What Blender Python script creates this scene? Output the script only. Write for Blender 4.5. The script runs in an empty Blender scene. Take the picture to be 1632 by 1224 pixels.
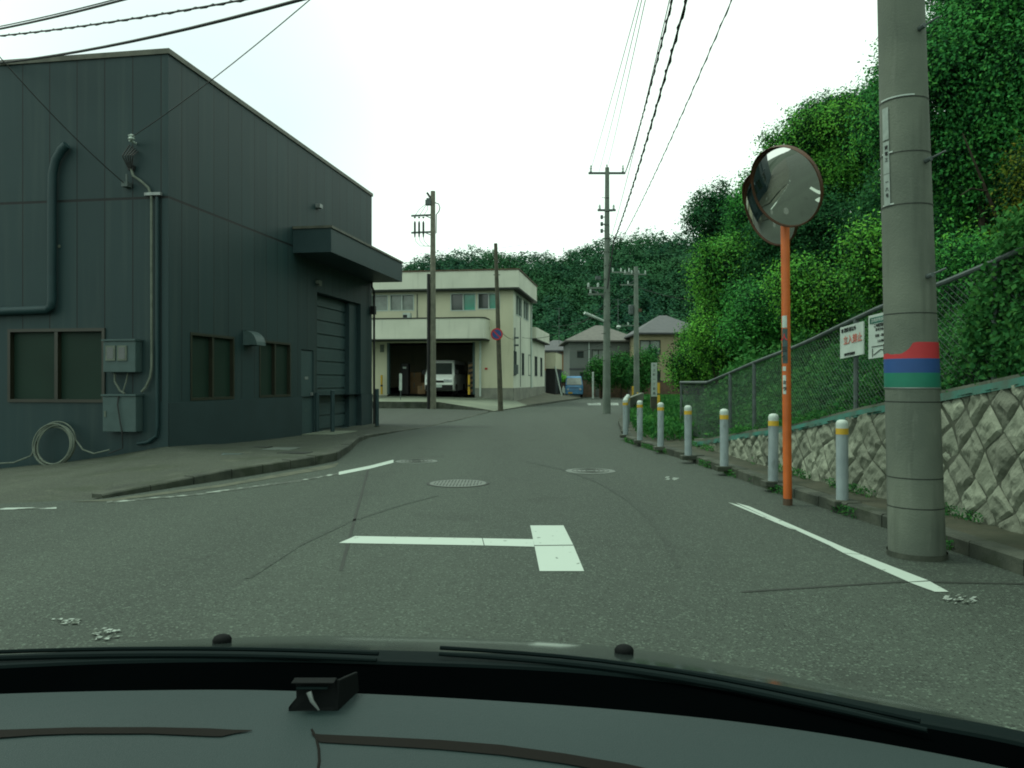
import bpy, bmesh, math, random
import numpy as np
from mathutils import Vector, Matrix, noise
sc = bpy.context.scene
COL = sc.collection
R = math.radians
F, U0, V0, H = 1250.0, 816.0, 608.0, 1.3      # focal length in px of the 1632 px photo, centre column, horizon row, eye height

# ------------------------------------------------------------------ camera
cd = bpy.data.cameras.new('camera'); cam = bpy.data.objects.new('camera', cd); COL.objects.link(cam)
cam.location = (0, 0, H); cam.rotation_euler = (R(90), 0, 0)
cd.sensor_width = 36; cd.lens = 36*F/1632; cd.shift_y = -(612-V0)/1632; cd.clip_start = 0.05; cd.clip_end = 2000
sc.camera = cam
# ------------------------------------------------------------------ sky (bright broken overcast) and soft sun
SUN_EL, SUN_AZ = R(64), R(-70)                 # azimuth measured from +Y towards +X
w = bpy.data.worlds.new('World'); sc.world = w; w.use_nodes = True
nt = w.node_tree; nt.nodes.clear()
def wn(t, **k):
    n = nt.nodes.new(t)
    for a, b in k.items(): setattr(n, a, b)
    return n
sky = wn('ShaderNodeTexSky', sky_type='NISHITA', sun_disc=False, sun_elevation=SUN_EL, sun_rotation=SUN_AZ, air_density=1.2, dust_density=2.0)
tc = wn('ShaderNodeTexCoord'); mp = wn('ShaderNodeMapping'); mp.inputs['Scale'].default_value = (1, 1, 2.2)
nz = wn('ShaderNodeTexNoise'); nz.inputs['Scale'].default_value = 1.6; nz.inputs['Detail'].default_value = 4
dotn = wn('ShaderNodeVectorMath', operation='DOT_PRODUCT'); dotn.inputs[1].default_value = Vector((-.36, .9, .27)).normalized()
rp = wn('ShaderNodeMapRange'); rp.inputs['From Min'].default_value = .96; rp.inputs['From Max'].default_value = .995; rp.inputs['To Min'].default_value = 1.0; rp.inputs['To Max'].default_value = .62
mx = wn('ShaderNodeMix', data_type='RGBA'); mx.inputs['B'].default_value = (10.9, 13.3, 11.7, 1)
bg = wn('ShaderNodeBackground'); bg.inputs['Strength'].default_value = .105
wo = wn('ShaderNodeOutputWorld')
L = nt.links.new
L(tc.outputs['Generated'], mp.inputs['Vector']); L(mp.outputs[0], nz.inputs['Vector'])
L(tc.outputs['Generated'], dotn.inputs[0]); L(dotn.outputs['Value'], rp.inputs['Value'])
mr2 = wn('ShaderNodeMath', operation='MULTIPLY_ADD'); mr2.inputs[1].default_value = .25; mr2.inputs[2].default_value = -.125
L(nz.outputs['Fac'], mr2.inputs[0])
ad = wn('ShaderNodeMath', operation='ADD', use_clamp=True); L(rp.outputs[0], ad.inputs[0]); L(mr2.outputs[0], ad.inputs[1])
L(ad.outputs[0], mx.inputs['Factor']); L(sky.outputs[0], mx.inputs['A']); L(mx.outputs['Result'], bg.inputs['Color']); L(bg.outputs[0], wo.inputs['Surface'])
sd = bpy.data.lights.new('sun', 'SUN'); sd.energy = 1.9; sd.angle = R(18); sd.color = (.92, 1, .84)
so = bpy.data.objects.new('sun', sd); COL.objects.link(so)
sv = Vector((math.sin(SUN_AZ)*math.cos(SUN_EL), math.cos(SUN_AZ)*math.cos(SUN_EL), math.sin(SUN_EL)))
so.rotation_euler = sv.to_track_quat('Z', 'Y').to_euler()
sc.view_settings.view_transform = 'Standard'; sc.view_settings.look = 'None'
sc.view_settings.exposure = 0.0; sc.view_settings.gamma = 1.0
sc.cycles.filter_width = 1.9; sc.cycles.max_bounces = 6; sc.cycles.transparent_max_bounces = 12

# ------------------------------------------------------------------ helpers
def at(u, v, Y): return Vector(((u-U0)/F*Y, Y, H-(v-V0)/F*Y))
def P(u, v, z=0.0):
    Y = (H-z)*F/(v-V0); return Vector(((u-U0)/F*Y, Y, z))
MATS = {}
def mat(name, c1, c2=None, rough=.8, scale=3.0, spec=.3, metal=0.0, bump=0.0, bscale=60.0, coat=0.0, lo=.35, hi=.65, detail=5):
    """procedural principled material: two tones mixed by noise in world metres, optional bump"""
    if name in MATS: return MATS[name]
    m = bpy.data.materials.new(name); m.use_nodes = True; MATS[name] = m
    n = m.node_tree.nodes; l = m.node_tree.links.new; b = n['Principled BSDF']
    b.inputs['Roughness'].default_value = rough; b.inputs['Metallic'].default_value = metal
    b.inputs['Specular IOR Level'].default_value = spec; b.inputs['Coat Weight'].default_value = coat
    if c2 is None: c2 = tuple(x*.8 for x in c1)
    g = n.new('ShaderNodeNewGeometry')
    t = n.new('ShaderNodeTexNoise'); t.inputs['Scale'].default_value = scale; t.inputs['Detail'].default_value = detail
    l(g.outputs['Position'], t.inputs['Vector'])
    r = n.new('ShaderNodeMapRange'); r.inputs['From Min'].default_value = lo; r.inputs['From Max'].default_value = hi
    l(t.outputs['Fac'], r.inputs['Value'])
    x = n.new('ShaderNodeMix'); x.data_type = 'RGBA'; x.name = 'MIX'
    x.inputs['A'].default_value = (*c1, 1); x.inputs['B'].default_value = (*c2, 1)
    l(r.outputs[0], x.inputs['Factor']); l(x.outputs['Result'], b.inputs['Base Color'])
    if bump > 0:
        t2 = n.new('ShaderNodeTexNoise'); t2.inputs['Scale'].default_value = bscale; t2.inputs['Detail'].default_value = 4
        l(g.outputs['Position'], t2.inputs['Vector'])
        bp = n.new('ShaderNodeBump'); bp.inputs['Strength'].default_value = bump; bp.inputs['Distance'].default_value = .01
        l(t2.outputs['Fac'], bp.inputs['Height']); l(bp.outputs[0], b.inputs['Normal'])
    return m
def leaf_mat(name, ca, cb, cc, trans=.22, nsc=.45):
    if name in MATS: return MATS[name]
    m = bpy.data.materials.new(name); m.use_nodes = True; MATS[name] = m
    n = m.node_tree.nodes; l = m.node_tree.links.new; n.remove(n['Principled BSDF'])
    g = n.new('ShaderNodeNewGeometry'); t = n.new('ShaderNodeTexNoise'); t.inputs['Scale'].default_value = nsc; t.inputs['Detail'].default_value = 2
    l(g.outputs['Position'], t.inputs['Vector'])
    r = n.new('ShaderNodeMapRange'); r.inputs['From Min'].default_value = .38; r.inputs['From Max'].default_value = .62; l(t.outputs['Fac'], r.inputs['Value'])
    x = n.new('ShaderNodeMix'); x.data_type = 'RGBA'; x.inputs['A'].default_value = (*ca, 1); x.inputs['B'].default_value = (*cb, 1); l(r.outputs[0], x.inputs['Factor'])
    y = n.new('ShaderNodeMix'); y.data_type = 'RGBA'; y.inputs['B'].default_value = (*cc, 1)
    p = n.new('ShaderNodeMath'); p.operation = 'POWER'; p.inputs[1].default_value = 2.5; l(g.outputs['Random Per Island'], p.inputs[0])
    hf = n.new('ShaderNodeMath'); hf.operation = 'MULTIPLY'; hf.inputs[1].default_value = .6; l(p.outputs[0], hf.inputs[0])
    l(hf.outputs[0], y.inputs['Factor']); l(x.outputs['Result'], y.inputs['A'])
    d = n.new('ShaderNodeBsdfPrincipled'); d.inputs['Roughness'].default_value = .7; d.inputs['Specular IOR Level'].default_value = .04
    tr = n.new('ShaderNodeBsdfTranslucent'); ms = n.new('ShaderNodeMixShader'); ms.inputs[0].default_value = trans
    l(y.outputs['Result'], d.inputs['Base Color']); l(y.outputs['Result'], tr.inputs['Color'])
    l(d.outputs[0], ms.inputs[1]); l(tr.outputs[0], ms.inputs[2]); l(ms.outputs[0], n['Material Output'].inputs['Surface'])
    return m
def tag(o, label=None, cat=None, group=None, kind=None):
    if label: o['label'] = label
    if cat: o['category'] = cat
    if group: o['group'] = group
    if kind: o['kind'] = kind
    return o
def thing(name, loc, label, cat, group=None, rz=0):
    o = bpy.data.objects.new(name, None); COL.objects.link(o); o.location = loc; o.rotation_euler = (0, 0, rz); o.empty_display_size = .2
    return tag(o, label, cat, group)
def copy_tree(o, parent=None):
    c = o.copy(); COL.objects.link(c)
    if parent: c.parent = parent
    for ch in list(o.children): copy_tree(ch, c)
    return c
class MB:
    def __init__(s): s.v = []; s.f = []
    def add(s, vs, fs):
        b = len(s.v); s.v += [tuple(x) for x in vs]; s.f += [tuple(i+b for i in f) for f in fs]; return s
    def box(s, x0, x1, y0, y1, z0, z1, M=None):
        vs = [Vector((x, y, z)) for z in (z0, z1) for x, y in ((x0, y0), (x1, y0), (x1, y1), (x0, y1))]
        if M: vs = [M @ q for q in vs]
        return s.add(vs, [(3, 2, 1, 0), (4, 5, 6, 7), (0, 1, 5, 4), (1, 2, 6, 5), (2, 3, 7, 6), (3, 0, 4, 7)])
    def bar(s, p0, p1, wx, wz, up=(0, 0, 1)):
        p0 = Vector(p0); p1 = Vector(p1); d = (p1-p0); L_ = d.length; d.normalize()
        x = d.cross(Vector(up)); x = x.normalized() if x.length > 1e-6 else Vector((1, 0, 0)); z = x.cross(d)
        M = Matrix((x, d, z)).transposed().to_4x4(); M.translation = p0
        return s.box(-wx/2, wx/2, 0, L_, -wz/2, wz/2, M)
    def tube(s, pts, r, n=8, cap=True):
        pts = [Vector(p) for p in pts]; rs = r if isinstance(r, (list, tuple)) else [r]*len(pts)
        rings = []; ref = None
        for i, p in enumerate(pts):
            d = (pts[min(i+1, len(pts)-1)]-pts[max(i-1, 0)]).normalized()
            if ref is None: ref = Vector((0, 0, 1)) if abs(d.z) < .9 else Vector((1, 0, 0))
            x = d.cross(ref); x.normalize(); y = x.cross(d); ref = y
            rings.append([p+(x*math.cos(2*math.pi*k/n)+y*math.sin(2*math.pi*k/n))*rs[i] for k in range(n)])
        vs = [q for g in rings for q in g]; fs = []
        for i in range(len(pts)-1):
            for k in range(n):
                a = i*n+k; b = i*n+(k+1) % n; fs.append((a, b, b+n, a+n))
        if cap: fs += [tuple(range(n))[::-1], tuple((len(pts)-1)*n+k for k in range(n))]
        return s.add(vs, fs)
    def lathe(s, prof, c=(0, 0, 0), n=24, M=None):
        vs = []; fs = []
        for r_, z in prof:
            for k in range(n):
                q = Vector((r_*math.cos(2*math.pi*k/n), r_*math.sin(2*math.pi*k/n), z))
                vs.append((M @ q if M else q)+Vector(c))
        for i in range(len(prof)-1):
            for k in range(n):
                a = i*n+k; b = i*n+(k+1) % n; fs.append((a, b, b+n, a+n))
        fs += [tuple(range(n))[::-1], tuple((len(prof)-1)*n+k for k in range(n))]
        return s.add(vs, fs)
    def poly(s, pts): return s.add(pts, [tuple(range(len(pts)))])
    def prism(s, pts, h):
        n = len(pts); a = [Vector(p) for p in pts]; b = [p+Vector(h) for p in a]
        return s.add(a+b, [tuple(range(n))[::-1], tuple(range(n, 2*n))]+[(i, (i+1) % n, n+(i+1) % n, n+i) for i in range(n)])
    def build(s, name, m, parent=None, smooth=False, bevel=0, label=None):
        me = bpy.data.meshes.new(name); me.from_pydata(s.v, [], s.f); me.update()
        o = bpy.data.objects.new(name, me); COL.objects.link(o)
        if isinstance(m, str): m = MATS[m]
        me.materials.append(m)
        if parent: o.parent = parent
        if smooth:
            me.polygons.foreach_set('use_smooth', [True]*len(me.polygons))
            try: me.set_sharp_from_angle(angle=R(40))
            except Exception: pass
        if bevel:
            b = o.modifiers.new('bevel', 'BEVEL'); b.width = bevel; b.segments = 2; b.limit_method = 'ANGLE'
        if label: o['label'] = label
        return o
def quads(name, V, m, parent=None, nper=4):
    """fast mesh of loose quads; V is (n,4,3)"""
    V = V.astype(np.float32); n = V.shape[0]
    me = bpy.data.meshes.new(name); me.vertices.add(n*4); me.vertices.foreach_set('co', V.ravel())
    me.loops.add(n*4); me.loops.foreach_set('vertex_index', np.arange(n*4, dtype=np.int32))
    me.polygons.add(n); me.polygons.foreach_set('loop_start', np.arange(0, n*4, 4, dtype=np.int32))
    me.polygons.foreach_set('loop_total', np.full(n, 4, dtype=np.int32)); me.update(calc_edges=True)
    o = bpy.data.objects.new(name, me); COL.objects.link(o); me.materials.append(m)
    if parent: o.parent = parent
    return o
def leaf_quads(rng, c, nrm, size, wide=.5, spread=.36):
    n = len(c); d = nrm+rng.normal(0, spread, (n, 3)); d /= np.linalg.norm(d, axis=1)[:, None]+1e-9
    a = rng.normal(0, 1, (n, 3)); a[:, 2] -= .5; a -= (a*d).sum(1)[:, None]*d; a /= np.linalg.norm(a, axis=1)[:, None]+1e-9
    b = np.cross(d, a); s = (size*rng.uniform(.6, 1.35, n))[:, None]
    return np.stack([c-a*s*.5, c+b*s*wide*.5, c+a*s*.5+d*s*-.12, c-b*s*wide*.5], 1)
def cloud(rng, lumps, n, size, per=14, tw=.22, wide=.55, flat=.0, inner=.25, flags=None):
    """leaves in twig bunches over the surface and through the body of a set of ellipsoid lumps"""
    lumps = np.array(lumps, float); ar = (lumps[:, 3]*lumps[:, 5]); k = n//per
    idx = rng.choice(len(lumps), k, p=ar/ar.sum()); d = rng.normal(0, 1, (k, 3)); d[:, 2] += .15; d /= np.linalg.norm(d, axis=1)[:, None]
    rad = np.where(rng.random(k) < inner, rng.uniform(.3, .9, k), rng.uniform(.88, 1.1, k))
    cc = lumps[idx, :3]+d*lumps[idx, 3:6]*rad[:, None]
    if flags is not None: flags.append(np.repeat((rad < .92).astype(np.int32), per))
    C_ = np.repeat(cc, per, 0)+rng.normal(0, tw, (k*per, 3)); N_ = np.repeat(d, per, 0); N_[:, 2] += .35
    return leaf_quads(rng, C_, N_, size, wide)
def text_obj(name, body, size, M, m, parent=None, bold=.0):
    c = bpy.data.curves.new(name, 'FONT'); c.body = body; c.size = size; c.align_x = 'CENTER'; c.align_y = 'CENTER'; c.extrude = .0015; c.offset = bold; c.space_line = .9
    o = bpy.data.objects.new(name, c); COL.objects.link(o); bpy.context.view_layer.update()
    me = bpy.data.meshes.new_from_object(o); COL.objects.unlink(o); bpy.data.objects.remove(o)
    o = bpy.data.objects.new(name, me); COL.objects.link(o); me.materials.clear(); me.materials.append(m); o.matrix_local = M
    if parent: o.parent = parent
    return o
def facing(loc, right, up):
    r_ = Vector(right).normalized(); u_ = Vector(up); u_ = (u_-r_*u_.dot(r_)).normalized(); n_ = r_.cross(u_)
    M = Matrix((r_, u_, n_)).transposed().to_4x4(); M.translation = Vector(loc); return M
def interp(pts, x):
    for (a, b), (c, d) in zip(pts, pts[1:]):
        if x <= c: return b+(d-b)*max(0, (x-a))/(c-a) if x >= a else b
    return pts[-1][1]

# ------------------------------------------------------------------ materials
def asphalt(name, base, dark, crack=.5, fine=1.0):
    m = bpy.data.materials.new(name); m.use_nodes = True; MATS[name] = m
    n = m.node_tree.nodes; l = m.node_tree.links.new; b = n['Principled BSDF']; b.inputs['Roughness'].default_value = .82; b.inputs['Specular IOR Level'].default_value = .35
    g = n.new('ShaderNodeNewGeometry')
    def noi(s, d=3, sc_=None):
        t = n.new('ShaderNodeTexNoise'); t.inputs['Scale'].default_value = s; t.inputs['Detail'].default_value = d
        if sc_:
            q = n.new('ShaderNodeMapping'); q.inputs['Scale'].default_value = sc_; l(g.outputs['Position'], q.inputs['Vector']); l(q.outputs[0], t.inputs['Vector'])
        else: l(g.outputs['Position'], t.inputs['Vector'])
        return t
    def ramp(src, a, b_, c=0., d=1.):
        r = n.new('ShaderNodeMapRange'); r.inputs['From Min'].default_value = a; r.inputs['From Max'].default_value = b_
        r.inputs['To Min'].default_value = c; r.inputs['To Max'].default_value = d; l(src, r.inputs['Value']); return r.outputs[0]
    def mix(f, A, B):
        x = n.new('ShaderNodeMix'); x.data_type = 'RGBA'
        if isinstance(f, float): x.inputs['Factor'].default_value = f
        else: l(f, x.inputs['Factor'])
        for k, c in (('A', A), ('B', B)):
            if isinstance(c, tuple): x.inputs[k].default_value = (*c, 1)
            else: l(c, x.inputs[k])
        return x.outputs['Result']
    c = mix(ramp(noi(.35, 5, (1, .35, 1)).outputs['Fac'], .35, .68), base, dark)
    c = mix(ramp(noi(6, 6).outputs['Fac'], .45, .75, 0, .35), c, tuple(x*.72 for x in dark))
    c = mix(ramp(noi(1.0, 3, (.75, .035, 1)).outputs['Fac'], .42, .66, 0, .55), c, tuple(x*1.22 for x in base))
    c = mix(ramp(noi(.9, 6).outputs['Fac'], .60, .72, 0, .6), c, tuple(x*.60 for x in dark))
    c = mix(ramp(noi(28, 4).outputs['Fac'], .58, .75, 0, .35), c, tuple(x*.6 for x in dark))
    # aggregate: pale and dark stones of a few mm to 1.5 cm
    vo = n.new('ShaderNodeTexVoronoi'); vo.inputs['Scale'].default_value = 95; l(g.outputs['Position'], vo.inputs['Vector'])
    sp = n.new('ShaderNodeSeparateColor'); l(vo.outputs['Color'], sp.inputs[0])
    c = mix(ramp(sp.outputs[0], .86, .95, 0, .7*fine), c, tuple(x*2.7 for x in base))
    c = mix(ramp(sp.outputs[1], .80, .92, 0, .8*fine), c, tuple(x*.35 for x in base))
    # cracks
    if crack > 0:
        v2 = n.new('ShaderNodeTexVoronoi'); v2.feature = 'DISTANCE_TO_EDGE'; v2.inputs['Scale'].default_value = .33
        q = n.new('ShaderNodeMix'); q.data_type = 'VECTOR'; q.inputs['Factor'].default_value = .22
        t = noi(1.6, 6); l(g.outputs['Position'], q.inputs['A']); l(t.outputs['Color'], q.inputs['B']); l(q.outputs['Result'], v2.inputs['Vector'])
        gate = ramp(noi(.5, 2).outputs['Fac'], .5, .62)
        cr = ramp(v2.outputs['Distance'], .0006, .0022, crack*.8, 0.)
        mm = n.new('ShaderNodeMath'); mm.operation = 'MULTIPLY'; l(cr, mm.inputs[0]); l(gate, mm.inputs[1])
        c = mix(mm.outputs[0], c, (.012, .013, .012))
    l(c, b.inputs['Base Color'])
    bp = n.new('ShaderNodeBump'); bp.inputs['Strength'].default_value = .5; bp.inputs['Distance'].default_value = .006
    l(vo.outputs['Distance'], bp.inputs['Height']); l(bp.outputs[0], b.inputs['Normal'])
    return m
asphalt('asphalt', (.034, .048, .0365), (.027, .039, .030))
asphalt('tyre_dark', (.029, .041, .0315), (.025, .036, .028), crack=0)
asphalt('lot_asphalt', (.034, .045, .035), (.027, .036, .028), crack=.7)
asphalt('footway', (.042, .053, .037), (.024, .033, .023), crack=.9, fine=.8)
mat('concrete', (.12, .135, .10), (.075, .09, .068), scale=2.2, bump=.4, bscale=50)
mat('kerb_concrete', (.062, .072, .054), (.026, .034, .025), scale=3.5, bump=.5, bscale=40)
mat('apron', (.155, .185, .135), (.115, .14, .105), scale=.8, bump=.2)
mat('brown_paving', (.095, .10, .07), (.065, .07, .05), scale=1.2, bump=.3)
mat('lot_asphalt_pale', (.085, .095, .065), (.05, .06, .042), scale=6)
mat('soil', (.045, .048, .030), (.024, .032, .018), scale=3, bump=.8, bscale=20)
mat('grass_earth', (.012, .034, .014), (.009, .024, .011), scale=1.5, bump=.8, bscale=10)
def paint(name, col, worn, scale=14, thr=(.56, .62)):
    m = mat(name, col, worn, rough=.7, scale=scale, lo=thr[0], hi=thr[1], detail=8); return m
paint('road_paint', (.35, .42, .37), (.085, .11, .09), 11, (.655, .70))
paint('flake_paint', (.26, .31, .275), (.07, .09, .07), 22, (.46, .56))
paint('worn_paint', (.30, .36, .32), (.055, .07, .056), 5, (.46, .54))
paint('thin_worn_paint', (.24, .29, .25), (.05, .063, .05), 7.0, (.40, .50))

# dark cladding with vertical seams every 0.54 m and one horizontal seam (object metres, x along the wall)
def cladding(name, axis):
    m = mat(name, (.0135, .036, .038), (.0115, .031, .033), rough=.55, scale=.6, spec=.3)
    n = m.node_tree.nodes; l = m.node_tree.links.new; b = n['Principled BSDF']; x0 = n['MIX']
    t = n.new('ShaderNodeTexCoord'); s = n.new('ShaderNodeSeparateXYZ'); l(t.outputs['Object'], s.inputs[0])
    def math_(op, a, b_=None, c=None):
        q = n.new('ShaderNodeMath'); q.operation = op
        for i, k in enumerate((a, b_, c)):
            if k is None: continue
            if isinstance(k, (int, float)): q.inputs[i].default_value = k
            else: l(k, q.inputs[i])
        return q.outputs[0]
    a = math_('MULTIPLY', s.outputs[axis], 1/.54); fr = math_('FRACT', math_('ADD', a, 100.25)); e = math_('ABSOLUTE', math_('SUBTRACT', fr, .5))
    v = math_('GREATER_THAN', e, .5-.017)
    zz = math_('ABSOLUTE', math_('SUBTRACT', s.outputs[2], 4.5)); h = math_('LESS_THAN', zz, .022)
    up = math_('GREATER_THAN', s.outputs[2], .95); v = math_('MULTIPLY', v, up); al = math_('MAXIMUM', v, h)
    # each panel a touch different
    fl = math_('FLOOR', math_('ADD', a, 100.25)); wn_ = n.new('ShaderNodeTexWhiteNoise'); wn_.noise_dimensions = '1D'; l(fl, wn_.inputs['W'])
    hs = n.new('ShaderNodeHueSaturation'); l(x0.outputs['Result'], hs.inputs['Color']); l(math_('MULTIPLY_ADD', wn_.outputs['Value'], .16, .92), hs.inputs['Value'])
    mpn = n.new('ShaderNodeMapping'); mpn.inputs['Scale'].default_value = (5, 5, .22); l(t.outputs['Object'], mpn.inputs['Vector'])
    ns = n.new('ShaderNodeTexNoise'); ns.inputs['Scale'].default_value = 1.3; ns.inputs['Detail'].default_value = 7; l(mpn.outputs[0], ns.inputs['Vector'])
    sr = n.new('ShaderNodeMapRange'); sr.inputs['From Min'].default_value = .50; sr.inputs['From Max'].default_value = .78; sr.inputs['To Max'].default_value = .38; l(ns.outputs['Fac'], sr.inputs['Value'])
    sx = n.new('ShaderNodeMix'); sx.data_type = 'RGBA'; sx.inputs['B'].default_value = (.040, .062, .056, 1); l(sr.outputs[0], sx.inputs['Factor']); l(hs.outputs[0], sx.inputs['A'])
    x = n.new('ShaderNodeMix'); x.data_type = 'RGBA'; x.inputs['B'].default_value = (.004, .007, .007, 1)
    l(sx.outputs['Result'], x.inputs['A']); l(al, x.inputs['Factor']); l(x.outputs['Result'], b.inputs['Base Color'])
    bp = n.new('ShaderNodeBump'); bp.inputs['Strength'].default_value = 1; bp.inputs['Distance'].default_value = .02; bp.invert = True
    l(al, bp.inputs['Height']); l(bp.outputs[0], b.inputs['Normal']); return m
cladding('clad_x', 0); cladding('clad_y', 1)
mat('dark_paint', (.022, .047, .050), (.018, .040, .043), rough=.5, scale=2)
mat('dark_plinth', (.017, .038, .041), (.013, .031, .033), rough=.6, scale=1.5, bump=.2)
mat('coping', (.10, .105, .08), (.06, .065, .05), rough=.5, scale=4)
mat('bronze', (.018, .020, .011), (.013, .014, .008), rough=.4, spec=.5)
mat('frost_glass', (.012, .030, .021), (.010, .024, .017), rough=.5, scale=1, spec=.15)
mat('glass', (.05, .065, .06), (.03, .04, .038), rough=.08, scale=1.2, spec=.6)
mat('curtain_glass', (.22, .26, .23), (.15, .18, .16), rough=.15, scale=2.5, spec=.5)
mat('green_glass', (.03, .20, .13), (.05, .28, .20), rough=.12, scale=2, spec=.6)
mat('shutter_steel', (.033, .066, .069), (.028, .056, .059), rough=.45, scale=2, spec=.4)
mat('box_grey', (.050, .085, .083), (.042, .072, .07), rough=.5, scale=6)
mat('pale_pipe', (.115, .14, .11), (.08, .10, .078), rough=.6, scale=8)
mat('dark_pipe', (.012, .036, .039), (.010, .030, .033), rough=.5)
mat('black', (.008, .009, .009), (.012, .013, .013), rough=.5)
mat('white', (.42, .50, .45), (.35, .42, .38), rough=.5, scale=6)
mat('steel', (.26, .29, .28), (.18, .20, .195), rough=.45, scale=8, metal=.5)
mat('galv', (.085, .11, .105), (.06, .08, .075), rough=.55, scale=10, metal=.2)
mat('cream', (.50, .50, .36), (.44, .445, .32), rough=.7, scale=.7, bump=.1)
mat('cream_pale', (.56, .59, .49), (.49, .52, .43), rough=.6, scale=.8)
mat('cream_side', (.56, .60, .50), (.49, .53, .44), rough=.7, scale=.7)
mat('plinth', (.22, .23, .19), (.15, .16, .135), scale=2, bump=.3)
mat('rust_edge', (.10, .06, .035), (.06, .045, .03), rough=.7)
mat('wood_pole', (.085, .085, .058), (.05, .052, .037), rough=.85, scale=6, bump=.5, bscale=30)
mat('pole_concrete', (.125, .148, .116), (.09, .11, .088), rough=.85, scale=2.2, bump=.35, bscale=70)
mat('far_pole', (.15, .185, .155), (.11, .14, .115), rough=.8, scale=2)
mat('tan_pole', (.15, .155, .115), (.10, .105, .08), rough=.85, scale=4, bump=.4, bscale=30)
mat('orange', (.50, .115, .02), (.40, .09, .016), rough=.45, scale=5, spec=.4)
mat('rim_shaded_orange', (.085, .035, .015), (.06, .03, .014), rough=.6, scale=5)  # orange rim and visor, with their shade put into the colour
mat('red', (.42, .035, .04), (.34, .03, .035), rough=.6)
mat('faded_red', (.42, .13, .10), (.40, .17, .13), rough=.6)
mat('sticker_pale', (.26, .31, .28), (.20, .25, .22), rough=.6, scale=20)
mat('blue', (.022, .07, .21), (.018, .055, .17), rough=.6)
mat('green', (.012, .17, .11), (.012, .13, .085), rough=.6)
mat('yellow', (.52, .34, .03), (.42, .27, .03), rough=.5)
mat('bollard_paint', (.26, .32, .325), (.21, .26, .27), rough=.5, scale=5)
mat('stone', (.20, .225, .17), (.115, .135, .10), scale=5.5, bump=1.0, bscale=28, lo=.3, hi=.7)
def stain(name, col, sc3, lo, hi, amt):
    m = MATS[name]; n = m.node_tree.nodes; l = m.node_tree.links.new; b = n['Principled BSDF']; src = b.inputs['Base Color'].links[0].from_socket
    g = n.new('ShaderNodeNewGeometry'); q = n.new('ShaderNodeMapping'); q.inputs['Scale'].default_value = sc3; l(g.outputs['Position'], q.inputs['Vector'])
    t = n.new('ShaderNodeTexNoise'); t.inputs['Scale'].default_value = 1; t.inputs['Detail'].default_value = 8; l(q.outputs[0], t.inputs['Vector'])
    r = n.new('ShaderNodeMapRange'); r.inputs['From Min'].default_value = lo; r.inputs['From Max'].default_value = hi; r.inputs['To Max'].default_value = amt; l(t.outputs['Fac'], r.inputs['Value'])
    x = n.new('ShaderNodeMix'); x.data_type = 'RGBA'; x.inputs['B'].default_value = (*col, 1); l(r.outputs[0], x.inputs['Factor']); l(src, x.inputs['A']); l(x.outputs['Result'], b.inputs['Base Color'])
stain('stone', (.085, .10, .07), (2.2, 2.2, 2.2), .48, .66, .7); stain('stone', (.27, .29, .23), (9, 9, 9), .58, .72, .4)
def per_island(name, lo, hi):
    m = MATS[name]; n = m.node_tree.nodes; l = m.node_tree.links.new; b = n['Principled BSDF']; src = b.inputs['Base Color'].links[0].from_socket
    g = n.new('ShaderNodeNewGeometry'); r = n.new('ShaderNodeMapRange'); r.inputs['To Min'].default_value = lo; r.inputs['To Max'].default_value = hi; l(g.outputs['Random Per Island'], r.inputs['Value'])
    h = n.new('ShaderNodeHueSaturation'); l(r.outputs[0], h.inputs['Value']); l(src, h.inputs['Color']); l(h.outputs[0], b.inputs['Base Color'])
per_island('stone', .68, 1.35)
stain('pole_concrete', (.045, .058, .045), (9, 9, .8), .54, .74, .6); stain('pole_concrete', (.16, .18, .15), (14, 14, 3), .60, .74, .4)
stain('kerb_concrete', (.02, .03, .015), (3, 3, 3), .5, .65, .7); stain('cream', (.26, .27, .20), (4, 4, .5), .58, .8, .5); stain('cream_pale', (.30, .32, .26), (5, 5, .4), .56, .8, .5)
stain('bollard_paint', (.12, .15, .14), (14, 14, 5), .56, .72, .6); stain('orange', (.25, .09, .03), (12, 12, 2.5), .58, .74, .6); stain('apron', (.08, .095, .065), (.9, .9, .9), .5, .7, .6)
stain('footway', (.02, .032, .014), (1.3, 1.3, 1.3), .52, .66, .55); stain('footway', (.09, .10, .07), (2.5, 2.5, 2.5), .6, .7, .4)
mat('mortar', (.070, .080, .060), (.035, .045, .028), scale=6)
mat('turquoise', (.022, .13, .10), (.04, .07, .05), rough=.6, scale=4)
mat('bark', (.05, .04, .026), (.03, .025, .017), rough=.9, scale=8, bump=.8, bscale=20)
mat('wire', (.02, .023, .022), (.014, .016, .016), rough=.6)
mat('iron', (.12, .145, .125), (.075, .095, .08), rough=.6, scale=12)
mat('iron_dark', (.022, .029, .023), rough=.7)
mat('mirror', (.80, .80, .77), (.72, .72, .70), rough=.015, scale=2, metal=1.0)
mat('cardboard', (.22, .14, .07), (.17, .11, .055), rough=.8, scale=3)
mat('interior', (.04, .045, .045), rough=.9)
mat('van_white', (.80, .86, .80), (.76, .82, .76), rough=.3, spec=.5, coat=.3)
mat('van_blue', (.06, .23, .42), (.05, .19, .36), rough=.35, spec=.5)
mat('tyre', (.012, .012, .012), rough=.8)
mat('headlamp', (.5, .55, .55), (.3, .33, .33), rough=.1, spec=.8)
mat('grey_siding', (.12, .14, .125), (.105, .122, .11), rough=.7, scale=1)
mat('beige_siding', (.27, .245, .145), (.24, .215, .13), rough=.7, scale=1)
mat('brown_siding', (.22, .115, .05), (.18, .095, .045), rough=.7)
mat('roof_grey', (.105, .105, .09), (.075, .075, .066), rough=.7, scale=3)
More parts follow.
